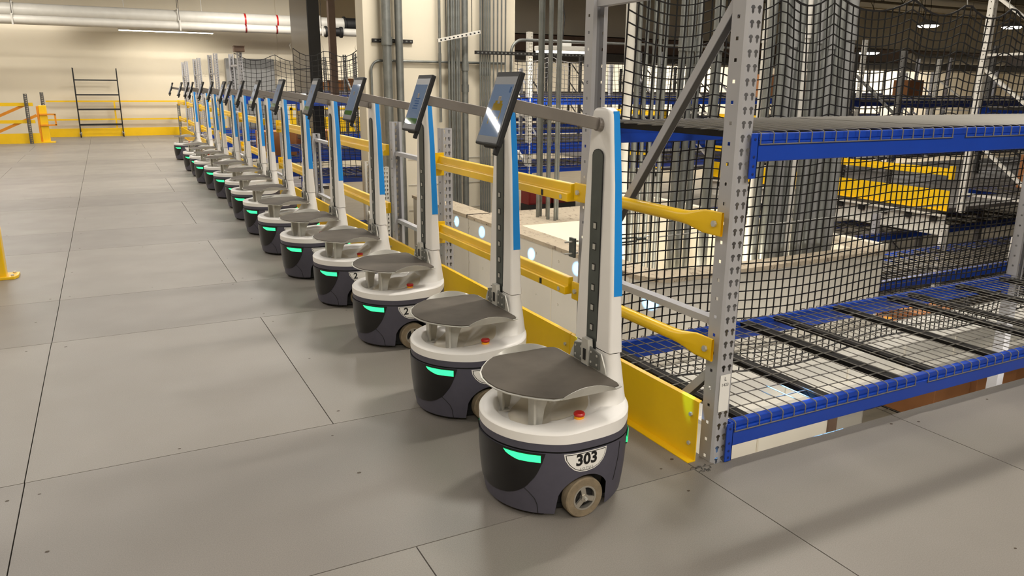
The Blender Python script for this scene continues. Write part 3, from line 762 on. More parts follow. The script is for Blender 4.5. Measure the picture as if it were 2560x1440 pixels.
for (a_, b_) in (((-3.2, 13.42), (-3.7, 13.77)), ((-3.6, 19.4), (-3.95, 19.5))):
    d_ = Vector((b_[0]-a_[0], b_[1]-a_[1])); area('strip_lamp', ((a_[0]+b_[0])/2, (a_[1]+b_[1])/2, 4.6), 1.25, .16, 60, rot=(0, 0, math.atan2(d_.y, d_.x)))
area('enclosure_lamp', (4.75, 5.45, -1.1), .5, .5, 40, (1, .93, .8), rot=(PI, 0, 0))
def bulk():
    t = thing('work_lamp', 'small work lamp glowing inside the enclosure beside the pipes', 'lamp', (4.28, 5.0, -.35)); m = MB()
    m.tube([(0, 0, .0), (0, 0, .06), (0, 0, .1)], [.07, .07, .03], 'lamp_glow', n=16); m.build('bulb', t); m = MB()
    m.tube([(0, 0, -.06), (0, 0, 0)], .05, 'cabinet_grey', n=16); m.box(-.02, .02, -.27, 0, -.05, -.03, 'galvanised'); m.build('holder', t)
bulk()
pl = bpy.data.lights.new('work_lamp_light', 'POINT'); pl.energy = 70; pl.color = (1, .92, .78); pl.shadow_soft_size = .08
po = bpy.data.objects.new('work_lamp_light', pl); COL.objects.link(po); po.location = (4.28, 5.0, -.2)

# ------------------------------------------------------------------ pale building column with its conduits
def big_column():
    m = MB(); m.box(3.045, 5.23, 10.0, 10.32, -3, 6.5, 'wall_paint'); struct(m.build('wall_column'))
    m = MB()
    for z in (.55, .20, -.15): m.box(3.6, 5.23, 9.992, 10.0, z, z+.012, 'panel_beige')
    for k in range(4): m.box(3.9+.4*k, 3.912+.4*k, 9.992, 10.0, -.5, .55, 'panel_beige')
    struct(m.build('trim_3'))
big_column()
def conduit(x, y, r, label, z0=-.6, z1=6.4, mt='galvanised', coup=(), bend=None, grp=None, n=12):
    t = thing('conduit', label, 'conduit', (x, y, z0), 0, grp); m = MB()
    pts = [(0, 0, 0), (0, 0, z1-z0)] if not bend else [(bx-x, by-y, bz-z0) for bx, by, bz in bend]
    m.tube(pts, r, mt, n=n); m.build('pipe', t, smooth=True)
    for zc in coup:
        c = MB(); c.tube([(0, 0, zc-z0-.05), (0, 0, zc-z0+.05)], r*1.22, mt, n=n); c.build('coupling', t, smooth=True)
G1 = 'conduits on the pale column'
conduit(3.305, 9.86, .058, 'wide grey pipe at the left of the pale column', grp=G1, coup=(2.08,)); conduit(3.47, 9.86, .05, 'second wide grey pipe on the pale column', grp=G1)
conduit(4.05, 9.9, .018, 'single thin conduit between the wide pipes and the bundle on the pale column', z0=1.05, grp=G1, coup=(1.9,))
def arc_pts(c, r, a0, a1, ax, n=7):
    o = []
    for k in range(n+1):
        a = math.radians(a0+(a1-a0)*k/n); o.append((c[0]+r*math.cos(a), c[1], c[2]+r*math.sin(a)))
    return o
conduit(3.12, 9.97, .016, 'thin conduit bending over at the left edge of the pale column', z0=.9, grp=G1, bend=[(3.12, 9.97, .9), (3.12, 9.97, 1.72)]+arc_pts((3.24, 9.97, 1.72), .12, 180, 90, 0)[0:]+[(5.06, 9.97, 1.84)])
for k in range(5):
    conduit(4.165+.036*k, 9.86-.02*(k % 2), .0175, f'thin conduit {["far left", "left", "middle", "right", "far right"][k]} in the tight bundle on the pale column', grp=G1, z0=-.5)
conduit(4.40, 9.86, .042, 'wide pipe right of the tight bundle on the pale column', grp=G1, coup=(1.78, 1.5))
for k in range(9):
    conduit(4.62+[0, .035, .07, .105, .14, .2, .26, .32, .38][k], 9.84, .013 if k < 5 else .011, f'slim conduit on the right part of the pale column, {ORD[k] if k else "leftmost"} from the left', grp=G1, z0=-.5, coup=(1.72,) if k < 5 else (), n=8)
conduit(5.12, 9.9, .02, 'conduit bending right at the corner of the pale column', z0=-.4, grp=G1, bend=[(5.12, 9.9, -.4), (5.12, 9.9, 1.98)]+arc_pts((5.30, 9.9, 1.98), .18, 180, 90, 0)+[(9.5, 9.9, 2.16)])
def strut_bar(x0, x1, y, z, label, mt='channel_dark', tilt=0):
    t = thing('strut_channel', label, 'channel', (x0, y, z)); L = x1-x0; m = MB(); m.bar((0, 0, 0), (L, 0, tilt), .03, .045, mt); m.build('channel', t)
    if y < 9.9:
        for xx in (.12, L-.12): m = MB(); m.tube([(xx, 0, tilt*xx/L), (xx, 0, 6.45-z)], .005, 'channel_dark', n=6); m.build('hanger_rod', t)
    m = MB()
    k = 0.03
    while k < L-.03: m.box(k, k+.025, -.0165, -.0155, tilt*k/L-.009, tilt*k/L+.009, 'black' if mt != 'channel_dark' else 'galvanised'); k += .06
    m.build('slot_row', t)['kind'] = 'stuff'
strut_bar(3.15, 3.70, 9.984, 2.09, 'dark slotted channel behind the two wide pipes'); strut_bar(3.95, 4.56, 9.72, 2.10, 'light slotted channel across the top of the tight conduit bundle', 'rack_white', .13)
strut_bar(4.52, 6.6, 9.80, 1.97, 'long dark slotted channel across the slim conduits')

# pipes standing on the enclosure
G2 = 'pipes rising from the enclosure'
for k, (x, y, r) in enumerate([(4.24, 7.28, .020), (4.27, 7.18, .016), (4.32, 7.22, .016), (4.21, 7.46, .020), (4.27, 7.5, .016), (4.33, 7.46, .016)]):
    conduit(x, y, r, f'pale conduit rising from the dusty ledge behind the nearest arm, {["leftmost", "second", "third", "fourth", "fifth", "last"][k]} of six', z0=.1 if y > 7.1 else -.5, grp=G2, coup=(.95,) if k < 2 else (), n=8)
for k, px_ in enumerate([(4.72, 6.55, .05), (4.80, 6.5, .022), (4.86, 6.6, .024), (4.93, 6.55, .02), (4.99, 6.5, .02), (5.06, 6.5, .018), (5.13, 6.5, .022)]):
    conduit(px_[0], px_[1], px_[2], f'vertical pipe behind the netting left of the diagonal brace, {ORD[k] if k else "leftmost"} of seven', z0=-1.5, grp=G2, mt='pipe_white' if k in (0,) else 'galvanised')
for k, (x, y, r) in enumerate([(4.03, 4.90, .026), (4.13, 4.92, .03), (4.21, 4.92, .024), (4.40, 4.92, .040)]):
    conduit(x, y, r, f'grey pipe between the diagonal brace and the near grey post, {["leftmost", "second", "third", "last"][k]} of four', z0=-1.5, grp=G2, coup=(1.85,))
H = [(4.92, 4.86, .030), (4.97, 4.98, .024), (4.99, 4.80, .048), (5.10, 4.80, .034), (5.18, 4.80, .034), (5.26, 4.82, .036), (5.34, 4.80, .03), (5.41, 4.82, .034), (5.50, 4.82, .030), (5.575, 4.82, .03), (5.66, 4.82, .05), (5.79, 4.82, .05)]
for k, (x, y, r) in enumerate(H):
    conduit(x, y, r, f'grey pipe in the dense cluster right of the near grey post, {ORD[k] if k not in (0, 11) else ["leftmost", 0, 0, 0, 0, 0, 0, 0, 0, 0, 0, "rightmost"][k]} of twelve', z0=-.5, grp=G2, coup=(1.9+.04*(k % 3),) if k % 2 else (), mt=['galvanised', 'rack_white', 'cabinet_grey', 'galvanised'][k % 4] if k in (1, 5) else ['galvanised', 'cabinet_grey'][k % 2])
for k in range(2):
    t = thing('fire_bell_box', ['left dark red equipment box', 'right dark red equipment box'][k]+' on the ledge behind the conduits', 'box', (4.55+.36*k, 8.3, .1)); m = MB()
    m.box(0, .33, 0, .2, 0, .20, 'dark_red'); m.build('housing', t, bevel=.006); m = MB(); m.box(.02, .31, -.006, 0, .02, .18, 'dark_red'); m.build('cover', t)
    m = MB(); m.box(0, .33, 0, .2, -.5, 0, 'channel_dark'); m.build('stand', t)

# ------------------------------------------------------------------ safety netting
def net(x0, x1, y, ztop, zbot, cell, label, hooks, r=.0028, sag=.09, amp=.03, along='x', low_amp=.04):
    nx = int(round((x1-x0)/cell)); nz = int(round((ztop-zbot)/cell)); m = MB()
    t = thing('safety_net', label, 'net', (x0, y, zbot))
    def P(i, j):
        u = i/nx; x = (x1-x0)*u
        h = min(abs(x-hk) for hk in hooks); d = sorted(hooks); gap = .6
        for a, b in zip(d, d[1:]):
            if a <= x <= b: gap = b-a; h = min(x-a, b-x)
        s = sag*(1-(1-2*h/gap)**2) if gap else 0
        v = j/nz; z = (ztop-zbot)*v
        z -= s*v**3*1.0; z += low_amp*math.sin(x*3.1+.5)*(1-v)**3
        dx = .018*math.sin(v*7+x*1.7)+.05*math.sin(v*3)*max(0, 1-x/.8)
        dy = amp*math.sin(x*2.2+v*4)
        return (x+dx, dy, z) if along == 'x' else (dy, x+dx, z)
    for i in range(nx+1): m.tube([P(i, j) for j in range(0, nz+1)], r, 'net_black', n=4, cap=False)
    for j in range(nz+1): m.tube([P(i, j) for i in range(0, nx+1)], r*(1.6 if j in (0, nz) else 1), 'net_black', n=4, cap=False)
    m.build('mesh', t)
    for hk in hooks:
        c = MB(); c.tube([(hk, 0, ztop-zbot-.01), (hk-.012, 0, ztop-zbot+.03), (hk, 0, ztop-zbot+.07), (hk+.012, 0, ztop-zbot+.03)] if along == 'x' else [(0, hk, ztop-zbot-.01), (0, hk, ztop-zbot+.06)], .003, 'zinc', n=5); c.build('snap_hook', t)
net(2.40, 7.3, 3.40, 2.08, -.22, .0595, 'large black safety net hung behind the near blue shelves', [0, .62, 1.1, 1.55, 2.28, 2.78, 3.25, 3.75, 4.25, 4.9], r=.0043)
net(2.20, 3.05, 10.38, 1.98, .30, .075, 'black net left of the pale column', [0, .42, .85], r=.004)
net(5.22, 8.6, 10.39, 1.98, .35, .075, 'black net right of the pale column behind the hanging lamp', [0, .8, 1.6, 2.4, 3.3], r=.004)
net(2.16, 4.5, 15.10, 2.08, .1, .09, 'black net hung from the boxed tall frame by the grey cabinet', [0, .7, 1.4, 2.35], r=.005, sag=.12)
def tie_line():
    t = thing('tensioned_cable', 'steel cable with turnbuckle running behind the upper yellow round rail', 'cable', (2.3, 3.46, .687)); m = MB()
    m.tube([(0, 0, 0), (.18, 0, 0)], .004, 'zinc', n=6); m.tube([(.45, 0, .0), (1.6, 0, .012), (3.6, 0, .03)], .004, 'zinc', n=6); m.build('cable', t)
    m = MB(); m.tube([(.18, 0, .012), (.30, 0, .010)], .005, 'rail_steel', n=6); m.tube([(.18, 0, -.012), (.30, 0, -.010)], .005, 'rail_steel', n=6); m.tube([(.12, 0, 0), (.18, 0, 0)], .012, 'rail_steel', n=8); m.tube([(.30, 0, 0), (.36, 0, 0)], .009, 'rail_steel', n=8)
    m.tube([(.36+.02*(1-math.cos(a)), 0, .012*math.sin(a)) for a in [k*PI/6 for k in range(13)]], .004, 'zinc', n=5); m.build('turnbuckle', t)
tie_line()
tc = thing('post_clamp', 'grey clamp plate with two studs on the post left of the badge 303 mast', 'clamp', (2.06, 3.275, .72)); m = MB()
m.box(-.006, .006, -.02, .03, -.05, .05, 'rail_steel'); m.build('plate', tc)
for zz in (.032, -.03):
    m = MB(); m.tube([(-.05, 0, zz), (.03, 0, zz)], .005, 'zinc', n=6); m.build('stud', tc)

# ------------------------------------------------------------------ distant shelving beyond the netting and across the void
_UP = {}
def up_mesh(z0, z1, mt, back):
    key = (round(z1-z0, 2), mt, back)
    if key not in _UP:
        m = MB(); upright(m, 0, 0, 0, z1-z0, mt, True, back=back); o = m.build('upright'); _UP[key] = o.data; bpy.data.objects.remove(o)
    return _UP[key]
_BM = {}
def shared(key, name, fn, parent, loc):
    if key not in _BM:
        m = MB(); fn(m); o = m.build(name); _BM[key] = o.data; bpy.data.objects.remove(o)
    o = bpy.data.objects.new(name, _BM[key]); COL.objects.link(o); o.parent = parent; o.location = loc; return o
def rack_row(y0, y1, xs, levels, label, ztop=2.12, zbot=0.0, post='rack_grey', beam='beam_blue', first=True, brace=True, grp='distant shelving rows', fine=.10):
    t = thing('shelving_row', label, 'shelving', (xs[0], y0, zbot), 0, grp); D = y1-y0
    for i, x in enumerate(xs):
        if i == 0 and not first: continue
        h = ztop-zbot+[0, .22, -.12, .35, .1, .28, 0, .2][i % 8]
        for yy, bk in ((0, False), (D, True)):
            me = up_mesh(0, h, post, bk); o = bpy.data.objects.new('upright', me); COL.objects.link(o); o.parent = t; o.location = (x-xs[0]-.04, yy, 0)
        if brace:
            for zz in ([.3, 1.15, 2.0] if zbot > -1 else [.3, 1.3, 2.3]):
                if zz+.6 < h:
                    shared(('br', round(D, 2), post), 'brace', lambda m: m.bar((0, .07, 0), (0, D-.07, .62), .04, .034, post), t, (x-xs[0], 0, zz))
                    shared(('st', round(D, 2), post), 'strut', lambda m: m.bar((0, .07, 0), (0, D-.07, 0), .04, .03, post), t, (x-xs[0], 0, zz-.06))
    for k, (a, b) in enumerate(zip(xs, xs[1:])):
        L = b-a-.09
        for z in levels:
            for yy in (0, D-.045):
                shared(('bm', round(L, 2), beam), 'beam', lambda m: (m.box(0, L, 0, .045, -.105, -.02, beam), m.box(0, L, .008, .045, -.02, 0, beam), m.box(-.03, .0, -.006, .05, -.17, 0, beam), m.box(L, L+.03, -.006, .05, -.17, 0, beam)), t, (a-xs[0]+.045, yy, z-zbot))
            def dk(m):
                n = int(L/fine)
                for q in range(n+1): m.box(L*q/n-.003, L*q/n+.003, -.01, D+.01, .0, .006, 'wire_dim')
                for q in range(7): m.box(0, L, D*q/6-.004, D*q/6+.004, -.004, .002, 'wire_dim')
                m.box(0, L, -.013, -.008, -.045, -.04, 'wire_dim')
                for q in range(n+1): m.box(L*q/n-.003, L*q/n+.003, -.014, -.009, -.045, .0, 'wire_dim')
                for q in range(8): m.box(L*(q+.5)/8-.025, L*(q+.5)/8+.025, .03, D-.03, -.035, -.008, 'channel_dark')
            shared(('dk', round(L, 2), round(D, 2), fine), 'wire_deck', dk, t, (a-xs[0]+.045, 0, z-zbot+.002))
    return t
XS = [2.30, 5.9, 9.66, 13.42, 17.2, 21.0, 24.8]
ROWS = [(10.75, 11.8), (14.0, 15.05), (17.1, 18.15), (20.2, 21.25), (23.3, 24.4)]
for k, (a, b) in enumerate(ROWS):
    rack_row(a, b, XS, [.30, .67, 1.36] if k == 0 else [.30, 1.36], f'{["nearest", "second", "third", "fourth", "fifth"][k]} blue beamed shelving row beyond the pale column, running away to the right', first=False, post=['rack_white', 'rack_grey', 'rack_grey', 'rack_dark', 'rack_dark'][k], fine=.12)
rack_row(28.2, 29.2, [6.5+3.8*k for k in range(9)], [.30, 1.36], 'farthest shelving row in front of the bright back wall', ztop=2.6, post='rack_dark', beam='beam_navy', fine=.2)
RX = [9.64, 13.4, 17.16, 20.9, 24.7]
rack_row(5.07, 6.05, RX, [1.32, .30], 'white posted shelving row across the void, its frame beside the yellow board', ztop=2.7, post='rack_white', beam='beam_blue')
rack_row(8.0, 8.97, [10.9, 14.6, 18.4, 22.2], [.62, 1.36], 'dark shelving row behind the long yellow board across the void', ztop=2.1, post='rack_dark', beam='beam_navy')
rack_row(5.07, 6.05, [6.75, 9.35, 13.2], [-.42, -1.5], 'lower level shelving row right of the enclosure, nearest the blue beams', ztop=-.36, zbot=-3, post='rack_white')
rack_row(6.95, 7.9, [7.1, 9.35, 13.2], [-.42, -1.5], 'lower level shelving row behind the first one right of the enclosure', ztop=-.36, zbot=-3, post='rack_grey')
rack_row(8.9, 9.85, [6.7, 9.35, 13.2], [-.42, -1.5], 'third lower level shelving row under the far yellow board', ztop=-.36, zbot=-3, post='rack_grey')
rack_row(3.95, 4.8, [6.45, 9.4, 13.2], [-1.55], 'low shelving row seen under the near lower blue beam', ztop=-1.35, zbot=-3, post='rack_white')
rack_row(9.0, 9.8, [2.15, 2.95], [-.2, -.9], 'small lower shelving bay between the edge rails and the pale column', ztop=.35, zbot=-3, post='rack_white')
# cardboard cartons on the lower shelves
def carton(x, y, z, sx, sy, sz, label, rz=0):
    t = thing('cardboard_box', label, 'box', (x, y, z), rz, 'cartons stored on the distant and lower shelves'); m = MB(); m.box(-sx/2, sx/2, -sy/2, sy/2, 0, sz, 'cardboard'); m.build('carton', t, bevel=.004)
    m = MB(); m.box(-sx/2, sx/2, -.025, .025, sz, sz+.001, 'amber'); m.build('tape', t)
CB = []
ri = random.Random(3)
rowname = {0: 'lower shelf right of the enclosure', 1: 'lower shelf behind the first lower row', 2: 'lowest shelf under the near blue beam', 3: 'third lower row'}
num = 0
for ridx, (y0, xa, xb, z) in enumerate([(5.55, 6.95, 8.6, -1.5), (7.4, 7.3, 8.6, -1.5), (4.38, 6.6, 8.7, -1.548), (9.35, 6.95, 8.6, -1.5)]):
    x = xa; q = 0
    while x < xb:
        wdt = ri.uniform(.42, .62); h = ri.uniform(.42, .62)
        carton(x+wdt/2, y0+ri.uniform(-.04, .04), z+.01, wdt, .55, h, f'{ORD[q] if q else "leftmost"} brown carton from the left on the {rowname[ridx]}', ri.uniform(-.05, .05)); x += wdt+ri.uniform(.06, .14); q += 1
for k, (x, y, z, lab) in enumerate([(10.6, 5.5, .31, 'leftmost of the cartons on the white posted row across the void'), (11.4, 5.5, .31, 'second of the cartons on the white posted row across the void'), (12.3, 5.55, .31, 'third of the cartons on the white posted row across the void'),
                                    (11.6, 11.5, 1.37, 'brown carton on the upper shelf of the nearest row beyond the column, left one'), (12.3, 11.5, 1.37, 'brown carton on the upper shelf of the nearest row beyond the column, right one'),
                                    (15.2, 14.5, 1.37, 'left carton on the upper shelf of the second row beyond the column'), (16.0, 14.5, 1.37, 'middle carton on the upper shelf of the second row beyond the column'), (19, 17.6, 1.37, 'carton high on the third row beyond the column'),
                                    (20.0, 14.5, 1.37, 'right carton on the upper shelf of the second row beyond the column'), (2.55, 9.4, -.89, 'carton on the small bay between rails and pale column')]):
    carton(x, y, z+.005, .6 if z > -.5 else .42, .5, .42, lab)
for k in range(5):
    carton(7.0+.64*k, 28.7, 1.372, .6, .6, .3+.06*(k % 3), f'{ORD[k] if k else "leftmost"} carton on the farthest shelving row')
for k in range(2):
    carton(2.7+.72*k, 14.5, .308, .6, .6, .42, f'{ORD[k] if k else "leftmost"} carton from the left on the second row beyond the pale column')

# mezzanine edge across the void, with its white fascia, yellow boards and rails
def far_deck():
    m = MB(); m.box(9.62, 40, 6.3, 10.9, -.05, 0, 'floor_panel'); m.box(9.62, 40, 12.1, 13.9, -.05, 0, 'floor_panel'); m.box(9.62, 40, 15.1, 17.1, -.05, 0, 'floor_panel'); m.box(9.62, 40, 2.4, 5.0, -.05, 0, 'floor_panel')
    struct(m.build('floor_across'))
far_deck()
def fascia(y0, y1, label):
    t = thing('deck_fascia', label, 'fascia', (9.56, y0, -.3)); m = MB(); L = y1-y0
    m.box(0, .012, 0, L, 0, .25, 'rack_white'); m.box(-.07, .0, 0, L, -.012, .004, 'rack_white'); m.box(-.07, 0, 0, L, .23, .245, 'rack_white'); m.build('channel', t)
    k = .1; m = MB()
    while k < L-.1: m.box(-.035, -.001, k, k+.09, .15, .228, 'channel_dark'); k += .37
    m.build('deck_rib', t)['kind'] = 'stuff'
def board_across(y0, y1, label):
    t = thing('toe_board', label, 'toe board', (9.60, y0, 0)); m = MB(); m.box(-.004, .002, 0, y1-y0, 0, .26, 'yellow'); m.box(-.03, .002, 0, y1-y0, -.004, .004, 'yellow'); m.build('board', t)
def rail_across(y0, y1, z, label):
    t = thing('guard_rail', label, 'guard rail', (9.588, y0, z)); m = MB(); m.box(-.03, .02, 0, y1-y0, -.045, .0, 'yellow'); m.box(-.015, .02, 0, y1-y0, 0, .045, 'yellow'); m.build('rail', t)
    for yy in (0, y1-y0):
        m = MB(); m.box(-.035, .03, yy-.01, yy+.03 if yy == 0 else yy+.01, -.09, .08, 'yellow'); m.build('connector', t)
for a, b, nm in ((6.15, 10.72, 'long'), (12.05, 13.95, 'short left')):
    fascia(a, b, f'{nm} white deck fascia under the yellow board across the void'); board_across(a, b, f'{nm} yellow toe board across the void')
    rail_across(a, b, .5, f'{nm} lower yellow rail across the void'); rail_across(a, b, 1.05, f'{nm} upper yellow rail across the void')

# hanging lamps
def high_bay(x, y, z, w_, label, rect=False):
    t = thing('hanging_lamp', label, 'lamp', (x, y, z), 0, None); m = MB()
    if rect:
        m.box(-w_/2, w_/2, -.14, .14, .02, .09, 'rack_white'); m.box(-w_*.06, w_*.16, -.06, .06, .09, .18, 'paper'); m.build('housing', t, bevel=.01)
        m = MB(); m.box(-w_/2+.02, w_/2-.02, -.12, .12, -.012, .02, 'lamp_glow'); m.build('diffuser', t)
    else:
        m.tube([(0, 0, .02), (0, 0, .10), (0, 0, .16)], [w_/2, w_*.4, w_*.12], 'cabinet_grey', n=20); m.build('housing', t, smooth=True)
        m = MB(); m.tube([(0, 0, -.03), (0, 0, .02)], [w_*.38, w_*.47], 'lamp_glow', n=20); m.build('diffuser', t)
    m = MB(); m.tube([(0, 0, .15), (.03, 0, .5), (-.02, 0, .8), (0, 0, 6.45-z)], .008, 'black', n=6); m.build('cord', t)
high_bay(6.13, 10.2, 2.02, .80, 'white rectangular hanging lamp glowing before the net right of the pale column', rect=True)
for k, (x, y, z, w_) in enumerate([(21.2, 15.0, 3.30, .60), (25.2, 15.0, 3.42, .60), (23.5, 20, 2.80, .7), (25.1, 20, 2.82, .8), (34, 24.5, 3.05, .5), (37.8, 24.5, 3.1, .5)]):
    high_bay(x, y, z, w_, ['upper left round hanging lamp of the top right corner', 'upper right round hanging lamp at the right edge', 'round lamp glowing between the dense pipe cluster', 'round lamp just right of the dense pipe cluster',
                           'small distant round lamp left of the tall white post', 'small distant round lamp at the far right'][k])
    area('strip_lamp', (x, y, z-.1), .5, .5, 60)
area('hanging_lamp_light', (6.13, 10.2, 1.98), .7, .2, 30)

# ------------------------------------------------------------------ hanging display with black housing
t = thing('hanging_display', 'tall hanging display with a glossy grey face and thick black side above the robots', 'display', (2.815, 12.0, .66)); m = MB()
m.box(0, .175, 0, 1.2, 0, 3.4, 'black'); m.build('housing', t, bevel=.01)
m = MB(); m.box(-.006, 0, .02, 1.18, .02, 3.36, 'mirror_screen'); m.build('screen_face', t)
m = MB(); m.box(-.008, -.001, .0, 1.2, 1.10, 1.12, 'black'); m.build('panel_joint', t)
m = MB(); m.box(.06, .11, .55, .65, 3.4, 5.8, 'black'); m.build('hanger', t)
t = thing('steel_column', 'slim brown steel column right of the hanging display', 'column', (3.47, 13.3, -3)); m = MB(); m.box(0, .11, 0, .11, 0, 5.9, 'brown_steel'); m.build('shaft', t)
m = MB(); m.box(-.03, .14, -.03, .14, 5.9, 5.93, 'rack_grey'); m.build('cap_plate', t)

# ------------------------------------------------------------------ far left end: pipes, cart, yellow railing, gate
def long_pipe(x0, x1, y, z, r, label, bands=(), coup=()):
    t = thing('overhead_pipe', label, 'pipe', (x0, y, z)); m = MB(); m.tube([(0, 0, 0), (x1-x0, 0, 0)], r, 'pipe_white', n=24); m.build('pipe', t, smooth=True)
    for x, w_, mt in bands:
        m = MB(); m.tube([(x-x0, 0, 0), (x-x0+w_, 0, 0)], r+.004, mt, n=24); m.build('band', t, smooth=True)
    for x in coup:
        m = MB(); m.tube([(x-x0, 0, 0), (x-x0+.06, 0, 0), (x-x0+.09, 0, 0), (x-x0+.45, 0, 0), (x-x0+.48, 0, 0), (x-x0+.55, 0, 0)], [r+.05, r+.05, r+.01, r+.01, r+.05, r+.05], 'black', n=20); m.build('coupling', t, smooth=True)
    k = 0
    while k < x1-x0:
        m = MB(); m.bar((k+.9, 0, r), (k+.9, 0, 6.4-z), .012, .012, 'channel_dark'); m.build('hanger_rod', t)
        m = MB(); m.bar((k+.9, -r-.03, r+.01), (k+.9, r+.03, r+.01), .05, .03, 'rack_white'); m.bar((k+.9, -r-.02, -r-.02), (k+.9, -r-.02, r), .04, .02, 'rack_white'); m.build('bracket', t); k += 4.1
long_pipe(-6.9, 11.5, 25.5, 3.43, .20, 'large white pipe crossing high in front of the far wall', bands=((4.05, .05, 'red'), (5.0, .05, 'red')), coup=(7.1,))
t = thing('overhead_pipe', 'short pale pipe high in the distance above the bright wall at the right', 'pipe', (33, 24, 2.95)); m = MB(); m.tube([(0, 0, 0), (7, 0, 0)], .22, 'pipe_white', n=16); m.build('pipe', t, smooth=True)
m = MB(); m.bar((.5, 0, .2), (.5, 0, 3.45), .02, .02, 'channel_dark'); m.build('hanger_rod', t); m = MB(); m.bar((6.5, 0, .2), (6.5, 0, 3.45), .02, .02, 'channel_dark'); m.build('hanger_rod', t)
long_pipe(-6.9, 8.3, 25.1, 3.17, .12, 'thinner white pipe below the large one by the far wall', bands=((4.0, .05, 'dark_red'), (4.9, .05, 'dark_red')), coup=(6.4,))
t = thing('wall_strip_light', 'long thin glowing strip light under the white pipes on the far wall', 'light', (.6, 25.9, 3.05)); m = MB(); m.box(0, 2.6, -.05, .05, 0, .05, 'rack_white'); m.build('housing', t)
m = MB(); m.box(.02, 2.58, -.04, .04, -.02, 0, 'lamp_glow'); m.build('tube', t); m = MB(); m.box(.2, .22, 0, .02, .05, 3.3, 'rack_white'); m.box(2.3, 2.32, 0, .02, .05, 3.3, 'rack_white'); m.build('rods', t)
area('wall_strip_glow', (1.9, 25.9, 3.0), 2.5, .08, 22)
area('wall_wash_lamp', (-2.5, 26.3, 3.6), 3.5, .1, 30)
# open wire cart
t = thing('wire_shelf_cart', 'tall empty black wire shelf cart on casters before the far wall', 'cart', (-.135, 26.33, 0))
for x in (-.565, .565):
    for y in (-.225, .225):
        m = MB(); m.tube([(x, y, .14), (x, y, 1.98)], .013, 'black', n=8); m.build('post', t)
        c = MB(); c.tube([(x-.012, y, .062), (x+.012, y, .062)], .06, 'black', n=16); c.bar((x-.022, y, .06), (x-.022, y, .14), .03, .004, 'zinc', up=(1, 0, 0)); c.bar((x+.022, y, .06), (x+.022, y, .14), .03, .004, 'zinc', up=(1, 0, 0)); c.box(x-.03, x+.03, y-.03, y+.03, .125, .14, 'zinc'); c.build('caster', t)
for z in (.36, .80, 1.22, 1.64):
    m = MB()
    for y in (-.225, .225): m.bar((-.565, y, z), (.565, y, z), .006, .035, 'black')
    for x in (-.565, .565): m.bar((x, -.225, z), (x, .225, z), .006, .035, 'black')
    for k in range(13): m.bar((-.55+.092*k, -.225, z), (-.55+.092*k, .225, z), .004, .004, 'black')
    m.build('wire_shelf', t)
# yellow railing along the far wall
t = thing('wall_railing', 'yellow two rail guard with toe plate along the far wall', 'railing', (-1.5, 26.62, 0)); m = MB()
m.box(0, 4.95, -.02, -.012, 0, .245, 'yellow'); m.build('toe_plate', t)
for z in (.50, 1.03): m = MB(); m.bar((0, 0, z), (4.95, 0, z), .04, .045, 'yellow'); m.build('rail', t)
for x in (1.78, 4.4): m = MB(); m.bar((x, 0, 0), (x, 0, 1.03), .045, .045, 'yellow'); m.build('post', t)
# gate frame at the left
t = thing('safety_gate', 'yellow and orange tilting gate with diagonal braces at the far left', 'gate', (-3.6, 24.0, 0)); m = MB(); m.box(-1.2, 2.02, 0, .01, 0, .26, 'yellow'); m.build('toe_plate', t)
for z in (.56, 1.0): m = MB(); m.bar((-1.2, 0, z), (1.95, 0, z), .04, .085, 'yellow'); m.build('rail', t)
for a, b in (((.2, .26), (1.75, .98)), ((1.0, .26), (2.0, .72)), ((-.9, .26), (.6, .98))):
    m = MB(); m.bar((a[0], .03, a[1]), (b[0], .03, b[1]), .03, .07, 'orange'); m.build('brace', t)
t = thing('gate_upright', 'grey perforated upright at the end of the yellow gate', 'post', (-1.83, 23.86, 0)); m = MB(); upright(m, 0, 0, 0, 1.27, 'rack_dark'); m.build('upright', t)
t = thing('gate_upright', 'short perforated upright rising behind the yellow bollard by the far gate', 'post', (-1.52, 24.9, 0)); m = MB(); upright(m, 0, 0, 0, 1.3, 'rack_dark'); m.build('upright', t)
t = thing('bollard', 'yellow bollard with orange bracket at the end of the far gate', 'bollard', (-1.46, 24.2, 0)); m = MB(); m.box(-.09, .09, -.09, .09, 0, .97, 'yellow'); m.build('shaft', t, bevel=.01)
m = MB(); m.box(-.14, -.09, -.1, .1, .02, .95, 'orange'); m.build('side_plate', t)
m = MB(); m.box(-.18, .2, -.16, .16, 0, .03, 'yellow'); m.build('base_plate', t)
m = MB()
for z in (.46, .74): m.bar((-.08, -.11, z), (.29, -.11, z), .04, .04, 'orange')
m.bar((.27, -.11, .46), (.27, -.11, .74), .04, .04, 'orange'); m.build('bracket', t)
t = thing('bollard', 'near yellow bollard with bolted base plate at the left edge', 'bollard', (-.98, 7.19, 0)); m = MB(); m.box(-.06, .135, -.06, .06, 0, 1.05, 'yellow'); m.build('shaft', t, bevel=.012)
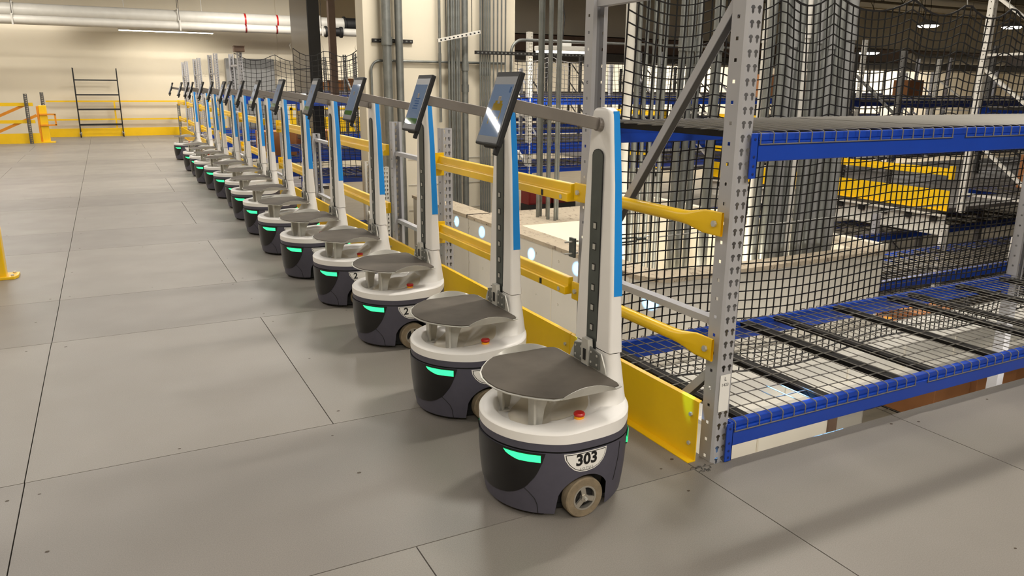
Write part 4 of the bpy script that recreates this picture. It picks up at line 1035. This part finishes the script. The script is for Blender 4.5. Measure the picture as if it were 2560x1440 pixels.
m = MB(); m.prism([(-.2, -.09), (.19, -.09), (.215, -.03), (.215, .1), (-.2, .1)], 0, .022, 'yellow'); m.build('base_plate', t, bevel=.003)
for x, y in ((.175, -.045), (.18, .07)): m = MB(); m.tube([(x, y, .022), (x, y, .034)], .013, 'zinc', n=6); m.build('bolt', t)
# grey cabinet behind the net by the pilaster
t = thing('grey_panel', 'large grey panel on the wall behind the boxed net', 'panel', (3.55, 26.5, .2)); m = MB(); m.box(0, 1.5, 0, .28, 0, 2.15, 'cabinet_grey'); m.build('panel_body', t, bevel=.02)
m = MB(); m.box(.05, 1.45, -.01, 0, .05, 2.1, 'cabinet_grey'); m.build('door_leaf', t)
# broken staples beside the near post
t = thing('wire_scraps', 'little tangle of wire scraps on the floor at the foot of the near grey post', 'scraps', (2.02, 2.165, 0)); m = MB()
for k in range(9):
    a = ri.uniform(0, PI); x, y = ri.uniform(-.03, .03), ri.uniform(-.025, .02); l = ri.uniform(.012, .028)
    m.tube([(x, y, .002), (x+l*math.cos(a), y+l*math.sin(a), .004), (x+l*math.cos(a+.4)*1.4, y+l*math.sin(a+.4)*1.4, .002)], .0015, 'rack_dark', n=4)
o = m.build('scraps', t); t['kind'] = 'stuff'
# blue beacon beams
for a, b in SPOTS: spot(a, b, 1300, 3.6)
spot((1.72, 2.45, 1.2), (2.04, 2.306, .27), 160, 4.5); spot((1.71, 3.3, .8), (2.045, 3.164, .28), 80, 5); spot((1.69, 2.95, 1.30), (2.63, 2.30, .17), 1600, 6)

t = thing('yellow_barrier', 'wide yellow barrier far behind the net left of the pale column', 'panel', (4.6, 22.4, 0)); m = MB(); m.box(0, 3.6, 0, .03, .12, .66, 'yellow'); m.build('board', t)
for x in (.02, 1.75, 3.5): m = MB(); m.box(x, x+.07, .03, .1, 0, .95, 'yellow'); m.build('post', t)
m = MB(); m.box(0, 3.6, .03, .08, .86, .92, 'yellow'); m.build('rail', t)
m = MB(); m.box(2.2, 9.5, 21.4, 23.2, -.05, 0, 'floor_panel'); m.box(2.2, 3.0, 12.0, 13.8, -.05, 0, 'floor_panel'); struct(m.build('floor_aisle'))
